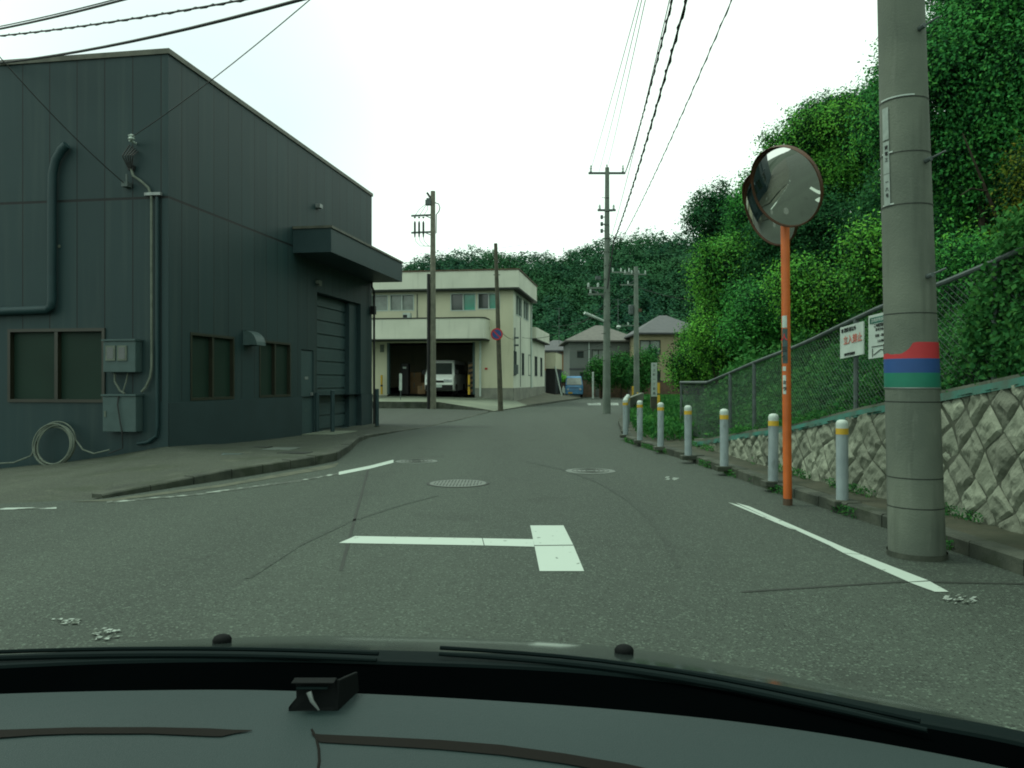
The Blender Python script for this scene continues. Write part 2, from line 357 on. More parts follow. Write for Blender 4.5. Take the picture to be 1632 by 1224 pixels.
mat('roof_dark', (.06, .065, .068), (.045, .05, .052), rough=.6, scale=3)
mat('brick_wall', (.13, .085, .055), (.08, .06, .04), rough=.85, scale=4, bump=.5)
mat('dash', (.0125, .027, .0265), (.011, .0235, .023), rough=.62, scale=3, spec=.25, bump=.15, bscale=600)
mat('dash_gap', (.006, .0055, .004), rough=.8, spec=.1)
mat('cowl', (.0035, .0085, .0085), (.003, .007, .007), rough=.7, spec=.04)
mat('frit_shaded', (.0006, .0010, .0011), (.0005, .0008, .0009), rough=.9, spec=.0)  # black frit, darkened further for the shade of roof and windscreen
mat('wiper', (.0045, .010, .010), (.004, .009, .009), rough=.7, spec=.05)
mat('rubber_black', (.0035, .005, .005), (.003, .0045, .0045), rough=.7, spec=.08)
mat('car_paint', (.018, .026, .024), (.016, .023, .021), rough=.12, spec=.45)
LB = leaf_mat('leaf_bright', (.115, .38, .050), (.058, .25, .045), (.20, .44, .05))
LI = leaf_mat('leaf_inner_shade', (.010, .045, .018), (.008, .034, .015), (.018, .06, .02), .1)  # older inner leaves, darkened further to paint shade inside the crowns
LM = leaf_mat('leaf_mid', (.062, .29, .056), (.034, .18, .050), (.11, .36, .056))
LU = leaf_mat('leaf_bank', (.034, .150, .034), (.020, .095, .030), (.07, .20, .036))
LD = leaf_mat('leaf_dark', (.026, .125, .042), (.017, .085, .035), (.05, .165, .042), .25)
LY = leaf_mat('leaf_yellow', (.11, .15, .015), (.05, .12, .02), (.18, .15, .02))
LF = leaf_mat('leaf_forest', (.028, .100, .038), (.008, .043, .028), (.032, .11, .040), .1, .085)

# ------------------------------------------------------------------ ground, road, footways
def ground_z(x, y):
    k = min(1, max(0, (-x-4.4)/2.0))*min(1, max(0, (25.5-y)/2))*min(1, max(0, (y-1)/5)); return -.10-1.9*k
g = MB(); xs = [-600, -200, -80]+[-40+2*i for i in range(41)]+[80, 200, 600]; ys = [-300, -60]+[-20+2*i for i in range(56)]+[140, 300, 700]
for y in ys:
    for x in xs: g.v.append((x, y, ground_z(x, y)))
nx = len(xs)
for j in range(len(ys)-1):
    for i in range(nx-1): a = j*nx+i; g.f.append((a, a+1, a+1+nx, a+nx))
tag(g.build('ground', MATS['grass_earth']), kind='structure')
RK = [(3.75, -20), (3.62, 0), (3.50, 3.5), (3.42, 5.24), (3.36, 6.4), (3.24, 7.6), (3.09, 9.29), (3.0, 11.2), (2.86, 13.1), (2.68, 14.6), (2.45, 16.7), (2.62, 18.5), (3.25, 24), (5.0, 35), (7.8, 52), (9.5, 62)]
LK = [(-40, 7.0), (-9, 7.45), (-6.5, 7.9), (-4.55, 8.7), (-3.75, 10.5), (-3.05, 12.2), (-2.88, 12.9), (-3.02, 14.6), (-3.28, 16.8), (-3.30, 18.2), (-2.95, 20.2), (-2.55, 21.6), (-1.7, 27), (-.95, 33.2), (.9, 40.5), (4.1, 54), (5.6, 61)]
rd = MB(); rd.poly([(x, y, 0) for x, y in RK]+[(30, 62, 0), (30, 68, 0), (-10, 68, 0), (-10, 62, 0)]+[(x, y, 0) for x, y in LK[::-1]]+[(-40, -20, 0)])
o = rd.build('road', MATS['asphalt']); bm = bmesh.new(); bm.from_mesh(o.data); bmesh.ops.triangulate(bm, faces=bm.faces[:]); bm.to_mesh(o.data); bm.free()
if o.data.polygons[0].normal.z < 0: o.data.flip_normals()
tag(o, kind='structure')
def offset(poly, d):
    out = []
    for i, p in enumerate(poly):
        a = Vector(poly[max(0, i-1)]); b = Vector(poly[min(len(poly)-1, i+1)]); t = (b-a).normalized(); out.append((p[0]+t.y*d, p[1]-t.x*d))
    return out
def kerb(name, line, hs, wd, m):
    """stones 0.6 m long with open joints, following a line; hs = height at each point"""
    dens = []; 
    for i in range(len(line)-1):
        a = Vector(line[i]); b = Vector(line[i+1]); n = max(1, round((b-a).length/.6))
        for k in range(n): t = k/n; dens.append((*(a+(b-a)*t), hs[i]+(hs[i+1]-hs[i])*t))
    dens.append((*line[-1], hs[-1])); off = offset([(p[0], p[1]) for p in dens], wd); kb = MB(); rr = random.Random(4)
    for i in range(len(dens)-1):
        a, b, c, d = Vector(dens[i][:2]), Vector(dens[i+1][:2]), Vector(off[i+1]), Vector(off[i])
        g0 = .012; a2 = a.lerp(b, g0); b2 = b.lerp(a, g0); c2 = c.lerp(d, g0); d2 = d.lerp(c, g0); j = rr.uniform(-.006, .006)
        h0, h1 = dens[i][2]+j, dens[i+1][2]+j; ch = (c2-b2).normalized()*.015*(1 if wd > 0 else 1)
        kb.add([(*a2, -.1), (*b2, -.1), (*b2, h1-.015), (*a2, h0-.015), (*(b2+ch), h1), (*(a2+ch), h0), (*c2, h1), (*d2, h0), (*c2, -.1), (*d2, -.1)],
               [(0, 1, 2, 3), (3, 2, 4, 5), (5, 4, 6, 7), (7, 6, 8, 9), (0, 3, 5, 7, 9), (1, 8, 6, 4, 2)])
    o = kb.build(name, MATS[m]); bm = bmesh.new(); bm.from_mesh(o.data); bmesh.ops.recalc_face_normals(bm, faces=bm.faces[:]); bm.to_mesh(o.data); bm.free()
    return tag(o, kind='structure')
kerb('right_kerb', RK, [.12]*len(RK), .16, 'kerb_concrete')
lk = LK[3:12]; kerb('left_kerb', lk, [.05, .13, .14, .14, .13, .12, .07, .03, .025], -.17, 'kerb_concrete')
lk2 = LK[11:]; kerb('lot_kerb', lk2, [.02, .02, .02, .05, .08, .08], -.12, 'kerb_concrete')
def strip(name, A, B, m, n=10, nse=.0, sub=4):
    """ruled surface between two 3-D polylines of the same length"""
    def dens(Q):
        o_ = []
        for i in range(len(Q)-1):
            for k in range(sub): o_.append(Vector(Q[i]).lerp(Vector(Q[i+1]), k/sub))
        return o_+[Vector(Q[-1])]
    A, B = dens(A), dens(B); s = MB()
    for i in range(len(A)):
        for j in range(n+1):
            p = A[i].lerp(B[i], j/n)
            if 0 < j < n: p.z += nse*(noise.noise(p*1.3)+.5*noise.noise(p*4))
            s.v.append(tuple(p))
    for i in range(len(A)-1):
        for j in range(n): a = i*(n+1)+j; s.f.append((a, a+1, a+n+2, a+n+1))
    o = s.build(name, MATS[m], smooth=True)
    if sum(p.normal.z*p.area for p in o.data.polygons) < 0: o.data.flip_normals()
    return tag(o, kind='structure')
strip('left_pavement',
      [(-40, 6.3, -.01), (-11, 6.7, -.01), (-9, 6.9, -.01), (-6.5, 7.5, -.008), (-4.66, 8.55, -.004), (-3.9, 10.6, .12), (-3.2, 12.3, .13), (-3.04, 12.95, .13), (-3.18, 14.7, .12), (-3.45, 16.9, .11), (-3.46, 18.3, .06), (-3.1, 20.3, .02), (-2.65, 21.7, .015)],
      [(-40, 20, -2.5), (-12.2, 14.9, -.6), (-9.4, 14.4, -.30), (-7.7, 14.2, -.1), (-7.1, 14.1, .01), (-6.2, 13.9, .17), (-6.0, 14.3, .14), (-5.9, 15.2, .09), (-5.8, 16.5, .03), (-5.5, 18.0, .0), (-5.3, 19.4, .0), (-5.0, 21.5, .0), (-4.6, 24.3, .0)], 'footway', 12, .02)
lot = MB().poly([(x, y, .012) for x, y in ((-2.67, 21.75), (-1.82, 27.05), (-1.07, 33.25), (-.98, 34.9), (-3.5, 37.6), (-30, 40), (-30, 27), (-4.75, 24.35))]); tag(lot.build('parking_lot', MATS['lot_asphalt']), kind='structure')
strip('concrete_apron', [(-30, 40.2, .33), (-9.5, 38.3, .33), (-3.5, 37.5, .31), (-1.0, 34.7, .03), (-.75, 33.8, .03), (.8, 40.6, .07)],
      [(-30, 49, .62), (-10, 47, .62), (-6.8, 46.6, .62), (-1.9, 46, .60), (-.3, 43.2, .36), (.2, 42.2, .26)], 'apron', 8)
ak = MB(); ap = [(-30, 40.2, .33), (-9.5, 38.3, .33), (-3.5, 37.5, .31), (-1.0, 34.7, .03)]
for a, b in zip(ap, ap[1:]):
    ak.add([(a[0], a[1]-.16, -.05), (b[0], b[1]-.16, -.05), (b[0], b[1]-.13, b[2]+.01), (a[0], a[1]-.13, a[2]+.01), (b[0], b[1]+.02, b[2]+.012), (a[0], a[1]+.02, a[2]+.012)], [(0, 1, 2, 3), (3, 2, 4, 5)])
tag(ak.build('apron_kerb', MATS['kerb_concrete']), kind='structure')
strip('brown_pavement', [(.83, 40.7, .08), (2.3, 46.8, .09), (4.0, 53.7, .09), (5.5, 61, .05)], [(-.2, 42.3, .27), (.9, 49, .4), (2.0, 56.5, .52), (3.0, 61, .45)], 'brown_paving', 6)
vin = offset(RK, .155)
strip('verge', [(x, y, .118) for x, y in vin], [(4.6, -20, .12), (4.5, 0, .12), (4.35, 3.5, .12), (4.2, 5.3, .12), (4.15, 6.4, .12), (4.1, 7.6, .12), (3.95, 9.3, .12), (3.8, 11.2, .12), (3.7, 13.2, .12), (3.6, 14.8, .12), (3.7, 17, .14), (4.2, 19, .15), (5.5, 24.3, .15), (7.5, 35.5, .15), (11, 52.5, .15), (13, 62.5, .15)], 'soil', 6, .015)

# road markings: sheets 4 mm above the road
def marking(name, polys, m, label, cat='road marking', z=.004, group=None):
    b = MB()
    for i, p in enumerate(polys): b.poly([(*P(u, v)[:2], z+(i*.0004 if name == 'paint_remnant' else 0)) for u, v in p])
    o = b.build(name, MATS[m])
    for pl in o.data.polygons:
        pass
    bm = bmesh.new(); bm.from_mesh(o.data)
    for f in bm.faces:
        if f.normal.z < 0: f.normal_flip()
    bm.to_mesh(o.data); bm.free()
    return tag(o, label, cat, group)
marking('turn_marking', [[(540, 866), (566, 855), (768, 858.5), (771, 870)], [(769.4, 858.6), (849.6, 860), (851.6, 872), (772.4, 870)], [(845, 838), (898, 838), (913.5, 869), (851.6, 869.6)], [(851.9, 870.8), (914, 870.2), (931, 911), (860, 911)]], 'road_paint', 'white T shaped junction marking painted in the middle of the road')
marking('reflection_marking', [[(540, 1046), (541, 1040), (845, 1046), (838, 1054)], [(838, 1055), (905, 1052), (940, 1100), (855, 1100)]], 'road_paint', 'white road marking just in front of the car bonnet')  # bonnet reflection of the T marking, painted as a sheet on the road
marking('edge_line', [[(1172, 801.5), (1194, 807.5), (1345, 873), (1372, 884), (1344, 882), (1322, 870)], [(1160, 801), (1178, 805.5), (1272, 846.5), (1258, 842.5)], [(1345, 882.6), (1373, 884.6), (1480, 926), (1448, 928)], [(1449, 929), (1482, 927.4), (1512, 944), (1490, 944)]], 'road_paint', 'white edge line running beside the thick utility pole')
ll = [(0, 811.5), (90, 810), (170, 801), (300, 790), (400, 777), (480, 766), (540, 755), (590, 745), (627, 735.5)]
for s, (a, b, mm, lb) in enumerate(((0, 1, 'worn_paint', 'faded short white line at the far left end of the kerb'), (2, 6, 'thin_worn_paint', 'long thin broken white line along the left kerb'), (6, 8, 'road_paint', 'bright white curved line end beside the left kerb corner'))):
    pts = ll[a:b+1]; top = [(u, v-(1.5 if s < 2 else 2.6)) for u, v in pts]; bot = [(u, v+(1.2 if s < 2 else 2.2)) for u, v in pts]
    marking('edge_line', [[top[i], top[i+1], bot[i+1], bot[i]] for i in range(len(pts)-1)], mm, lb)
marking('gutter_strip', [[(112, 800), (180, 795), (350, 773), (520, 742), (540, 738), (535, 744), (520, 748), (350, 777), (180, 799)]], 'lot_asphalt_pale', 'pale concrete gutter strip at the foot of the left kerb', 'gutter')
rr = random.Random(2)
def frag(c, n, sx, sy):
    out = []
    for _ in range(n):
        u, v = c[0]+rr.uniform(-sx, sx), c[1]+rr.uniform(-sy, sy); w_ = rr.uniform(1.5, 6.5); h_ = rr.uniform(.5, 1.6)
        out.append([(u-w_, v+h_), (u-w_*.2, v-h_), (u+w_, v-h_*.8), (u+w_*.4, v+h_)])
    return out
marking('paint_remnant', frag((105, 992), 20, 22, 4), 'flake_paint', 'worn scrap of white paint at the lower left, nearest the frame edge')
marking('paint_remnant', frag((170, 1012), 34, 20, 9), 'flake_paint', 'larger worn scrap of white paint at the lower left near the washer nozzle')
marking('paint_remnant', frag((1530, 957), 26, 24, 6), 'flake_paint', 'flaked end of the white edge line right of the thick pole')
marking('paint_remnant', frag((1072, 763), 8, 10, 2), 'flake_paint', 'small scrap of white paint in front of the bollards')
marking('far_marking', [[(935, 643), (957, 642), (958, 646), (938, 646)], [(972, 642), (985, 642), (986, 646), (974, 646)]], 'worn_paint', 'white marking across the far end of the road beside the grey pole')
marking('patch_seam', [[(540, 910), (546, 910), (590, 742), (587, 742)]], 'iron_dark', 'long dark seam between two asphalt patches left of the T marking', 'asphalt seam', .003)
def arc(pts, w): 
    return [[(pts[i][0], pts[i][1]), (pts[i+1][0], pts[i+1][1]), (pts[i+1][0]-w, pts[i+1][1]+1), (pts[i][0]-w, pts[i][1]+1)] for i in range(len(pts)-1)]
marking('tyre_mark', arc([(845, 735), (905, 748), (960, 768), (1005, 795), (1040, 826), (1066, 862), (1085, 905)], 9), 'tyre_dark', 'faint dark curved tyre mark right of the T marking', 'tyre mark', .003)
marking('tyre_mark', arc([(700, 790), (640, 806), (560, 832), (480, 870), (400, 922)], 12), 'tyre_dark', 'faint dark curved tyre mark left of the T marking', 'tyre mark', .003)
marking('patch_seam', [[(1180, 943), (1440, 926), (1632, 930), (1632, 932), (1440, 928.5), (1182, 945)]], 'iron_dark', 'dark crack across the asphalt under the thick utility pole', 'asphalt seam', .003)
marking('patch_seam', [[(670, 680), (780, 679.6), (780, 680.6), (672, 681.2)]], 'iron_dark', 'short dark seam across the asphalt near the wooden pole', 'asphalt seam', .003)

def manhole(u, v, r, label, grate):
    p = P(u, v); t = thing('manhole_cover', (p.x, p.y, 0), label, 'manhole cover')
    MB().lathe([(r, .001), (r, .005)], n=40).build('rim', 'iron_dark' if grate else 'iron', t)
    c = MB()
    if grate:
        c.lathe([(r*.90, .002), (r*.90, .006)], n=40); c2 = MB()
        for k in range(-7, 8):
            x = k*r*.105; h_ = math.sqrt(max(0, (r*.78)**2-x*x))
            for y0, y1 in ((-h_, -.03), (.03, h_)):
                if y1-y0 > .05: c2.box(x-r*.018, x+r*.018, y0, y1, .0062, .0075)
        c.build('lid', 'iron', t); c2.build('slot_pattern', 'iron_dark', t)
    else:
        c.lathe([(r*.90, .002), (r*.90, .007)], n=40); c.build('lid', 'iron', t)
        c2 = MB()
        for k in range(4):
            a = r*(.2+.18*k); c2.tube([(a*math.cos(q*math.pi/16), a*math.sin(q*math.pi/16), .008) for q in range(33)], .004, 4, cap=False)
        c2.build('ring_pattern', 'iron_dark', t)
    return t
manhole(730, 770.5, .40, 'round iron manhole cover with dark slots in mid road', True)
manhole(941, 751, .36, 'paler round manhole cover on the right side of the road', False)
manhole(664, 735.5, .34, 'faint worn manhole cover near the left kerb corner', False)

# ------------------------------------------------------------------ dark corrugated workshop on the left
CX, CY = -5.96, 13.6
AZ = R(-9.0)
def wallgrid(mb, a0, a1, z0, z1, holes, fn, d):
    """wall face with rectangular holes and reveals; fn(a,z,depth)->point"""
    As = sorted({a0, a1, *[h[0] for h in holes], *[h[1] for h in holes]}); Zs = sorted({z0, z1, *[h[2] for h in holes], *[h[3] for h in holes]})
    for i in range(len(As)-1):
        for j in range(len(Zs)-1):
            am, zm = (As[i]+As[i+1])/2, (Zs[j]+Zs[j+1])/2
            if any(h[0] < am < h[1] and h[2] < zm < h[3] for h in holes): continue
            mb.poly([fn(As[i], Zs[j], 0), fn(As[i+1], Zs[j], 0), fn(As[i+1], Zs[j+1], 0), fn(As[i], Zs[j+1], 0)])
    for a, b, c, e in holes:
        for p, q in (((a, c), (b, c)), ((b, c), (b, e)), ((b, e), (a, e)), ((a, e), (a, c))):
            mb.poly([fn(*p, 0), fn(*q, 0), fn(*q, d), fn(*p, d)])
W1 = thing('workshop_building', (CX, CY, 0), 'dark grey metal clad workshop with roller shutter and canopy', 'building', rz=AZ)
SIDE = lambda a, z, d: (-d, a, z)
FRONT = lambda a, z, d: (-a, d, z)
side_w = [(.68, 2.26, .95, 2.2), (3.32, 4.87, .95, 2.2)]
m_ = MB(); wallgrid(m_, 0, 10.6, .93, 7.0, [side_w[0][:2]+(.95, 2.2), side_w[1][:2]+(.95, 2.2), (5.46, 6.2, .93, 2.08), (6.42, 9.62, .93, 3.58)], SIDE, .35)
m_.poly([(0, 10.6, -.8), (-14, 10.6, -.8), (-14, 10.6, 7), (0, 10.6, 7)])
m_.build('side_wall', 'clad_y', W1)
m_ = MB(); wallgrid(m_, 0, 13, -1.2, 7.0, [(1.24, 3.08, .97, 2.2)], FRONT, .12); m_.build('front_wall', 'clad_x', W1)
m_ = MB(); wallgrid(m_, -.02, 10.6, -.9, .93, [(5.46, 6.2, .0, .93), (6.42, 9.62, .0, .93)], lambda a, z, d: (.025-d, a, z), .36); m_.poly([(.025, -.02, .93), (0, -.02, .93), (0, 5.46, .93), (.025, 5.46, .93)])
m_.build('plinth', 'dark_plinth', W1)
MB().box(-14, .03, -.03, 10.64, 6.98, 7.07).build('coping', 'coping', W1)
MB().box(-13.9, -.1, .1, 10.5, 6.8, 6.96).build('roof', 'roof_dark', W1)
def window_part(parent, fn, a0, a1, z0, z1, d, fm, gm, panes=2, fw=.045, proud=-.01, name='window', open_left=False, gms=None):
    m_ = MB()
    def bx(p0, p1, q0, q1, dd0, dd1):
        m_.add([fn(p0, q0, dd0), fn(p1, q0, dd0), fn(p1, q1, dd0), fn(p0, q1, dd0), fn(p0, q0, dd1), fn(p1, q0, dd1), fn(p1, q1, dd1), fn(p0, q1, dd1)], [(0, 1, 2, 3), (4, 5, 6, 7), (0, 1, 5, 4), (1, 2, 6, 5), (2, 3, 7, 6), (3, 0, 4, 7)])
    bx(a0, a1, z0, z0+fw, proud, d); bx(a0, a1, z1-fw, z1, proud, d); bx(a0, a0+fw, z0+fw, z1-fw, proud, d); bx(a1-fw, a1, z0+fw, z1-fw, proud, d)
    for k in range(1, panes):
        c = a0+(a1-a0)*k/panes; bx(c-fw*.6, c+fw*.6, z0+fw, z1-fw, proud+.015, d)
    f = m_.build(name, fm, parent)
    for k in range(panes):
        b0 = a0+(a1-a0)*k/panes; b1 = a0+(a1-a0)*(k+1)/panes; g_ = MB(); e = d-.02-(.012 if k % 2 else 0)
        g_.poly([fn(b0+.01, z0+.01, e), fn(b1-.01, z0+.01, e), fn(b1-.01, z1-.01, e), fn(b0+.01, z1-.01, e)]); g_.build('pane', (gms[k] if gms else gm), f)
    return f
for a0, a1, z0, z1 in side_w: window_part(W1, SIDE, a0, a1, z0, z1, .10, 'bronze', 'frost_glass', 2, .05, name='window')
window_part(W1, FRONT, 1.20, 3.12, .93, 2.24, .10, 'bronze', 'frost_glass', 2, .055, proud=-.03, name='window')
# sheet steel awning vent between the two side windows
v_ = MB(); n_ = 7
arc = [(.30*math.sin(math.pi/2*k/n_), 2.36-.30*(1-math.cos(math.pi/2*k/n_))) for k in range(n_+1)]
for k in range(n_):
    (x0, z0), (x1, z1) = arc[k], arc[k+1]; v_.add([(x0, 2.62, z0), (x0, 3.02, z0), (x1, 3.02, z1), (x1, 2.62, z1), (x0, 2.62, z0-.015), (x0, 3.02, z0-.015), (x1, 3.02, z1-.01), (x1, 2.62, z1-.01)], [(0, 1, 2, 3), (7, 6, 5, 4), (0, 3, 7, 4), (1, 5, 6, 2)])
v_.poly([(0, 2.62, 2.05)]+[(x, 2.62, z) for x, z in arc[::-1]]); v_.poly([(0, 3.02, 2.05)]+[(x, 3.02, z) for x, z in arc[::-1]])
v_.build('vent_hood', 'box_grey', W1)
# door
dr = MB().box(-.07, -.03, 5.46, 6.2, .02, 2.06).build('door', 'shutter_steel', W1)
MB().box(-.03, .02, 6.08, 6.13, .95, 1.03).build('handle', 'steel', dr); MB().box(-.03, -.02, 5.72, 5.92, 1.35, 1.42).build('name_plate', 'steel', dr); MB().box(-.03, -.022, 5.68, 5.96, .55, .62).build('letter_flap', 'box_grey', dr)
# roller shutter: ten slats with dark gaps
sh = MB(); z = .02
while z < 3.5:
    z2 = min(z+.35, 3.56); sh.box(-.30, -.25, 6.42, 9.0, z+.035, z2); 
    for q in range(1, 4): sh.box(-.253, -.244, 6.42, 9.0, z+.035+q*.08, z+.06+q*.08)
    z += .36
sh.box(-.33, -.29, 6.42, 9.0, 0, 3.58)
sh.build('roller_shutter', 'shutter_steel', W1)
MB().box(-.34, -.12, 9.0, 9.62, -.1, 3.58).build('shutter_jamb', 'dark_paint', W1)
cp = MB().box(.002, .95, 5.0, 10.65, 4.34, 4.90).build('canopy', 'dark_paint', W1); MB().box(.003, .98, 4.97, 10.68, 4.902, 4.96).build('canopy_trim', 'coping', cp)
MB().box(.01, .10, 6.3, 6.5, 3.78, 3.86).lathe([(.03, 0), (.05, -.08)], c=(.09, 6.4, 3.80), n=12).build('lamp', 'pale_pipe', W1)
MB().box(.0, .12, 6.32, 6.5, 5.70, 5.80).build('floodlight_bracket', 'steel', W1)
# downpipe at the far corner
MB().tube([(.05, 10.45, 4.34), (.05, 10.45, 4.2), (.10, 10.52, 4.05), (.10, 10.52, .0)], .035, 8).build('downpipe', 'black', W1)
MB().box(.02, .16, 10.4, 10.55, 3.35, 3.6).build('junction_box', 'black', W1)
# duct with a bent top, on the front wall
MB().tube([(-1.88, -.10, 5.46), (-1.98, -.10, 5.38), (-2.10, -.10, 5.2), (-2.16, -.10, 4.95), (-2.17, -.10, 4.5), (-2.17, -.10, 2.72), (-2.19, -.10, 2.62), (-2.26, -.10, 2.57), (-5.5, -.10, 2.50)], .075, 12).build('duct', 'dark_pipe', W1, smooth=True)
# power conduit down the corner
cd_ = MB().tube([(-.67, -.06, 5.02), (-.63, -.06, 4.88), (-.48, -.06, 4.78), (-.34, -.06, 4.66), (-.28, -.06, 4.5), (-.275, -.06, 1.55), (-.30, -.06, 1.38), (-.38, -.07, 1.2), (-.46, -.07, 1.12)], .022, 8).build('conduit', 'pale_pipe', W1, smooth=True)
MB().box(-.40, -.10, -.09, -.02, 4.52, 4.57).build('bracket', 'steel', cd_)
MB().tube([(-.18, -.05, 4.5), (-.18, -.05, .5), (-.20, -.05, .35), (-.35, -.05, .25), (-.55, -.05, .22)], .03, 8).build('conduit', 'dark_pipe', W1)
ins = MB()
ins.tube([(-.60, -.02, 5.45), (-.60, -.2, 5.45)], .02, 6); ins.lathe([(.03, 0), (.06, .02), (.04, .05), (.06, .08), (.02, .10)], c=(-.56, -.2, 5.45), n=10); ins.build('insulator', 'white', W1)
hb = MB()
for k in range(5):
    a = .1*k; hb.tube([(-.70+a*.4, -.05, 5.42-.03*k), (-.76+a*.5, -.16, 5.2), (-.70+a*.15, -.10, 5.02)], .012, 5)
hb.box(-.72, -.62, -.08, -.01, 4.98, 5.06); hb.build('service_cable', 'wire', W1)
MB().box(-.80, -.68, -.14, -.01, 4.68, 4.76).tube([(-.72, -.1, 4.72), (-.72, -.1, 4.9)], .02, 6).build('cable_bracket', 'galv', W1)
MB().lathe([(.03, 0), (.03, .01)], n=12, M=Matrix.Rotation(R(90), 4, 'X'), c=(-2.1, -.005, 3.7)).build('cap', 'pale_pipe', W1)
# meter box and cabinet: bolted to the wall, one thing each
def cabinet(name, s0, s1, z0, z1, label, cat, win):
    t = thing(name, (CX, CY, 0), label, cat, rz=AZ)
    MB().box(-s1, -s0, -.20, -.002, z0, z1).build('body', 'box_grey', t, bevel=.01)
    MB().box(-s1-.015, -s0+.015, -.23, -.003, z1+.001, z1+.03).build('cover', 'box_grey', t)
    for c in win: 
        f = MB().box(c-.09, c+.09, -.222, -.203, z1-.34, z1-.08).build('window', 'pale_pipe', t); MB().box(c-.06, c+.06, -.226, -.2225, z1-.31, z1-.11).build('pane', 'glass', f)
    if not win: MB().box(-s1+.04, -s1+.07, -.215, -.2, (z0+z1)/2-.05, (z0+z1)/2+.05).build('latch', 'pale_pipe', t)
    return t
cabinet('meter_box', .49, 1.10, 1.46, 2.0, 'grey electricity meter box with two small windows on the dark wall', 'meter box', (-.95, -.73))
cb = cabinet('switch_cabinet', .48, 1.11, .43, 1.05, 'plain grey steel cabinet below the meter box', 'cabinet', ())
MB().tube([(-.95, -.1, 1.45), (-.95, -.1, 1.3), (-.85, -.1, 1.14), (-.76, -.1, 1.09)], .018, 6).tube([(-.70, -.1, 1.45), (-.73, -.1, 1.3), (-.80, -.1, 1.10)], .012, 6).build('cable', 'pale_pipe', cb)
MB().tube([(-.79, -.215, 1.08), (-.80, -.235, .9), (-.75, -.235, .6), (-.72, -.22, .40), (-.76, -.15, .15), (-1.0, -.2, .05)], .010, 6).build('cable', 'wire', cb)
# coil of cable leaning on the wall
hc = []; rr = random.Random(5)
for k in range(220):
    a = k/220*2*math.pi*6; r_ = .36+.035*math.sin(a*.37+1)+.02*math.sin(a*1.13); hc.append(Vector((-2.02+r_*math.cos(a)+.03*math.sin(a*.21), -.12-.10*math.sin(a*.15)**2-.08*(1-math.sin(a))*.8, .21+r_*math.sin(a)*.98+.02*math.cos(a*.31))))
hc = [Vector((-4.6, -.35, -.36)), Vector((-3.4, -.35, -.16)), Vector((-2.75, -.3, -.12)), Vector((-2.45, -.25, .0))]+hc[18:]+[Vector((-1.62, -.2, .28)), Vector((-1.45, -.25, .12)), Vector((-1.2, -.3, .06)), Vector((-.9, -.3, .13))]
t = thing('cable_coil', (CX, CY, 0), 'coil of pale hose leaning against the foot of the dark wall', 'hose coil', rz=AZ); MB().tube(hc, .014, 6).build('hose', 'pale_pipe', t, smooth=True)
# dark posts guarding the shutter
def post(x, y, h, r, name, label, m, cat, group=None):
    t = thing(name, (x, y, 0), label, cat, group)
    MB().lathe([(r, -.05), (r, h-.01), (r*.8, h)], n=14).build('post', m, t, smooth=True); MB().lathe([(r*1.5, -.02), (r*1.5, .025), (r*1.1, .03)], n=14).build('base', 'kerb_concrete', t); return t
post(-4.53, 19.8, 1.08, .055, 'guard_post', 'dark steel guard post standing in front of the roller shutter', 'dark_paint', 'bollard')
post(-3.88, 22.55, 1.09, .055, 'guard_post', 'dark steel guard post at the far corner of the workshop', 'dark_paint', 'bollard')
post(-4.93, 19.85, 1.02, .05, 'guard_post', 'dark steel guard post close beside the workshop door', 'dark_paint', 'bollard')
# loose lids and patches on the left pavement
def slab(u, v, z, sx, sy, m, name, label, cat):
    p = P(u, v, z); b = MB(); b.box(-sx/2, sx/2, -sy/2, sy/2, -.03, .012); o = b.build(name, m); o.location = (p.x, p.y, z); o.rotation_euler = (0, 0, AZ); return tag(o, label, cat)
slab(360, 725, .125, .45, .30, 'box_grey', 'utility_cover', 'small pale rectangular utility lid on the left pavement', 'utility cover')
slab(448, 716, .115, .5, .5, 'iron', 'utility_cover', 'worn grey square lid on the left pavement near the door', 'utility cover')
slab(415, 713, .105, .35, .25, 'iron_dark', 'utility_cover', 'blackened square lid near the window of the workshop', 'utility cover')
slab(470, 722, .125, .5, .3, 'iron_dark', 'utility_cover', 'dark iron lid close to the kerb edge before the shutter', 'utility cover')
slab(527, 690, .02, .9, 1.4, 'apron', 'concrete_patch', 'pale concrete threshold slab before the roller shutter', 'paving slab')

# ------------------------------------------------------------------ cream two-storey works
BX, BY = .07, 42.0
W2 = thing('cream_building', (BX, BY, 0), 'cream two storey building with open garage and long balcony', 'building', rz=AZ)
def fx(u, y=0):   # front-wall local x (negative to the left) for a photo column
    k = (u-U0)/F; return -((BX+y*.1564)-k*(BY+y*.9877))/(.9877+.1564*k)*1.0 if False else ((k*(BY+y*.9877)-(BX+y*.1564))/(.9877+.1564*k))
def fz(v, x=0, y=0): return H+(V0-v)/F*(BY-x*.1564+y*.9877)
FR = lambda a, z, d: (a, d, z)
SD = lambda a, z, d: (-d, a, z)
gx0, gx1 = fx(617), fx(757)
wins = [(fx(591), fx(619), fz(493), fz(466)), (fx(621), fx(660), fz(493), fz(466)), (fx(718), fx(758.5), fz(494.5), fz(466)), (fx(761), fx(797), fz(492.5), fz(466))]
m_ = MB(); wallgrid(m_, -16, 0, .55, 6.3, [(gx0, gx1, .55, 3.42)]+wins, FR, .25); m_.build('front_wall', 'cream', W2)
m_ = MB(); wallgrid(m_, -16, -.0, -.1, .55, [(gx0, gx1, -.1, .55)], lambda a, z, d: (a, d-.02, z), .3)
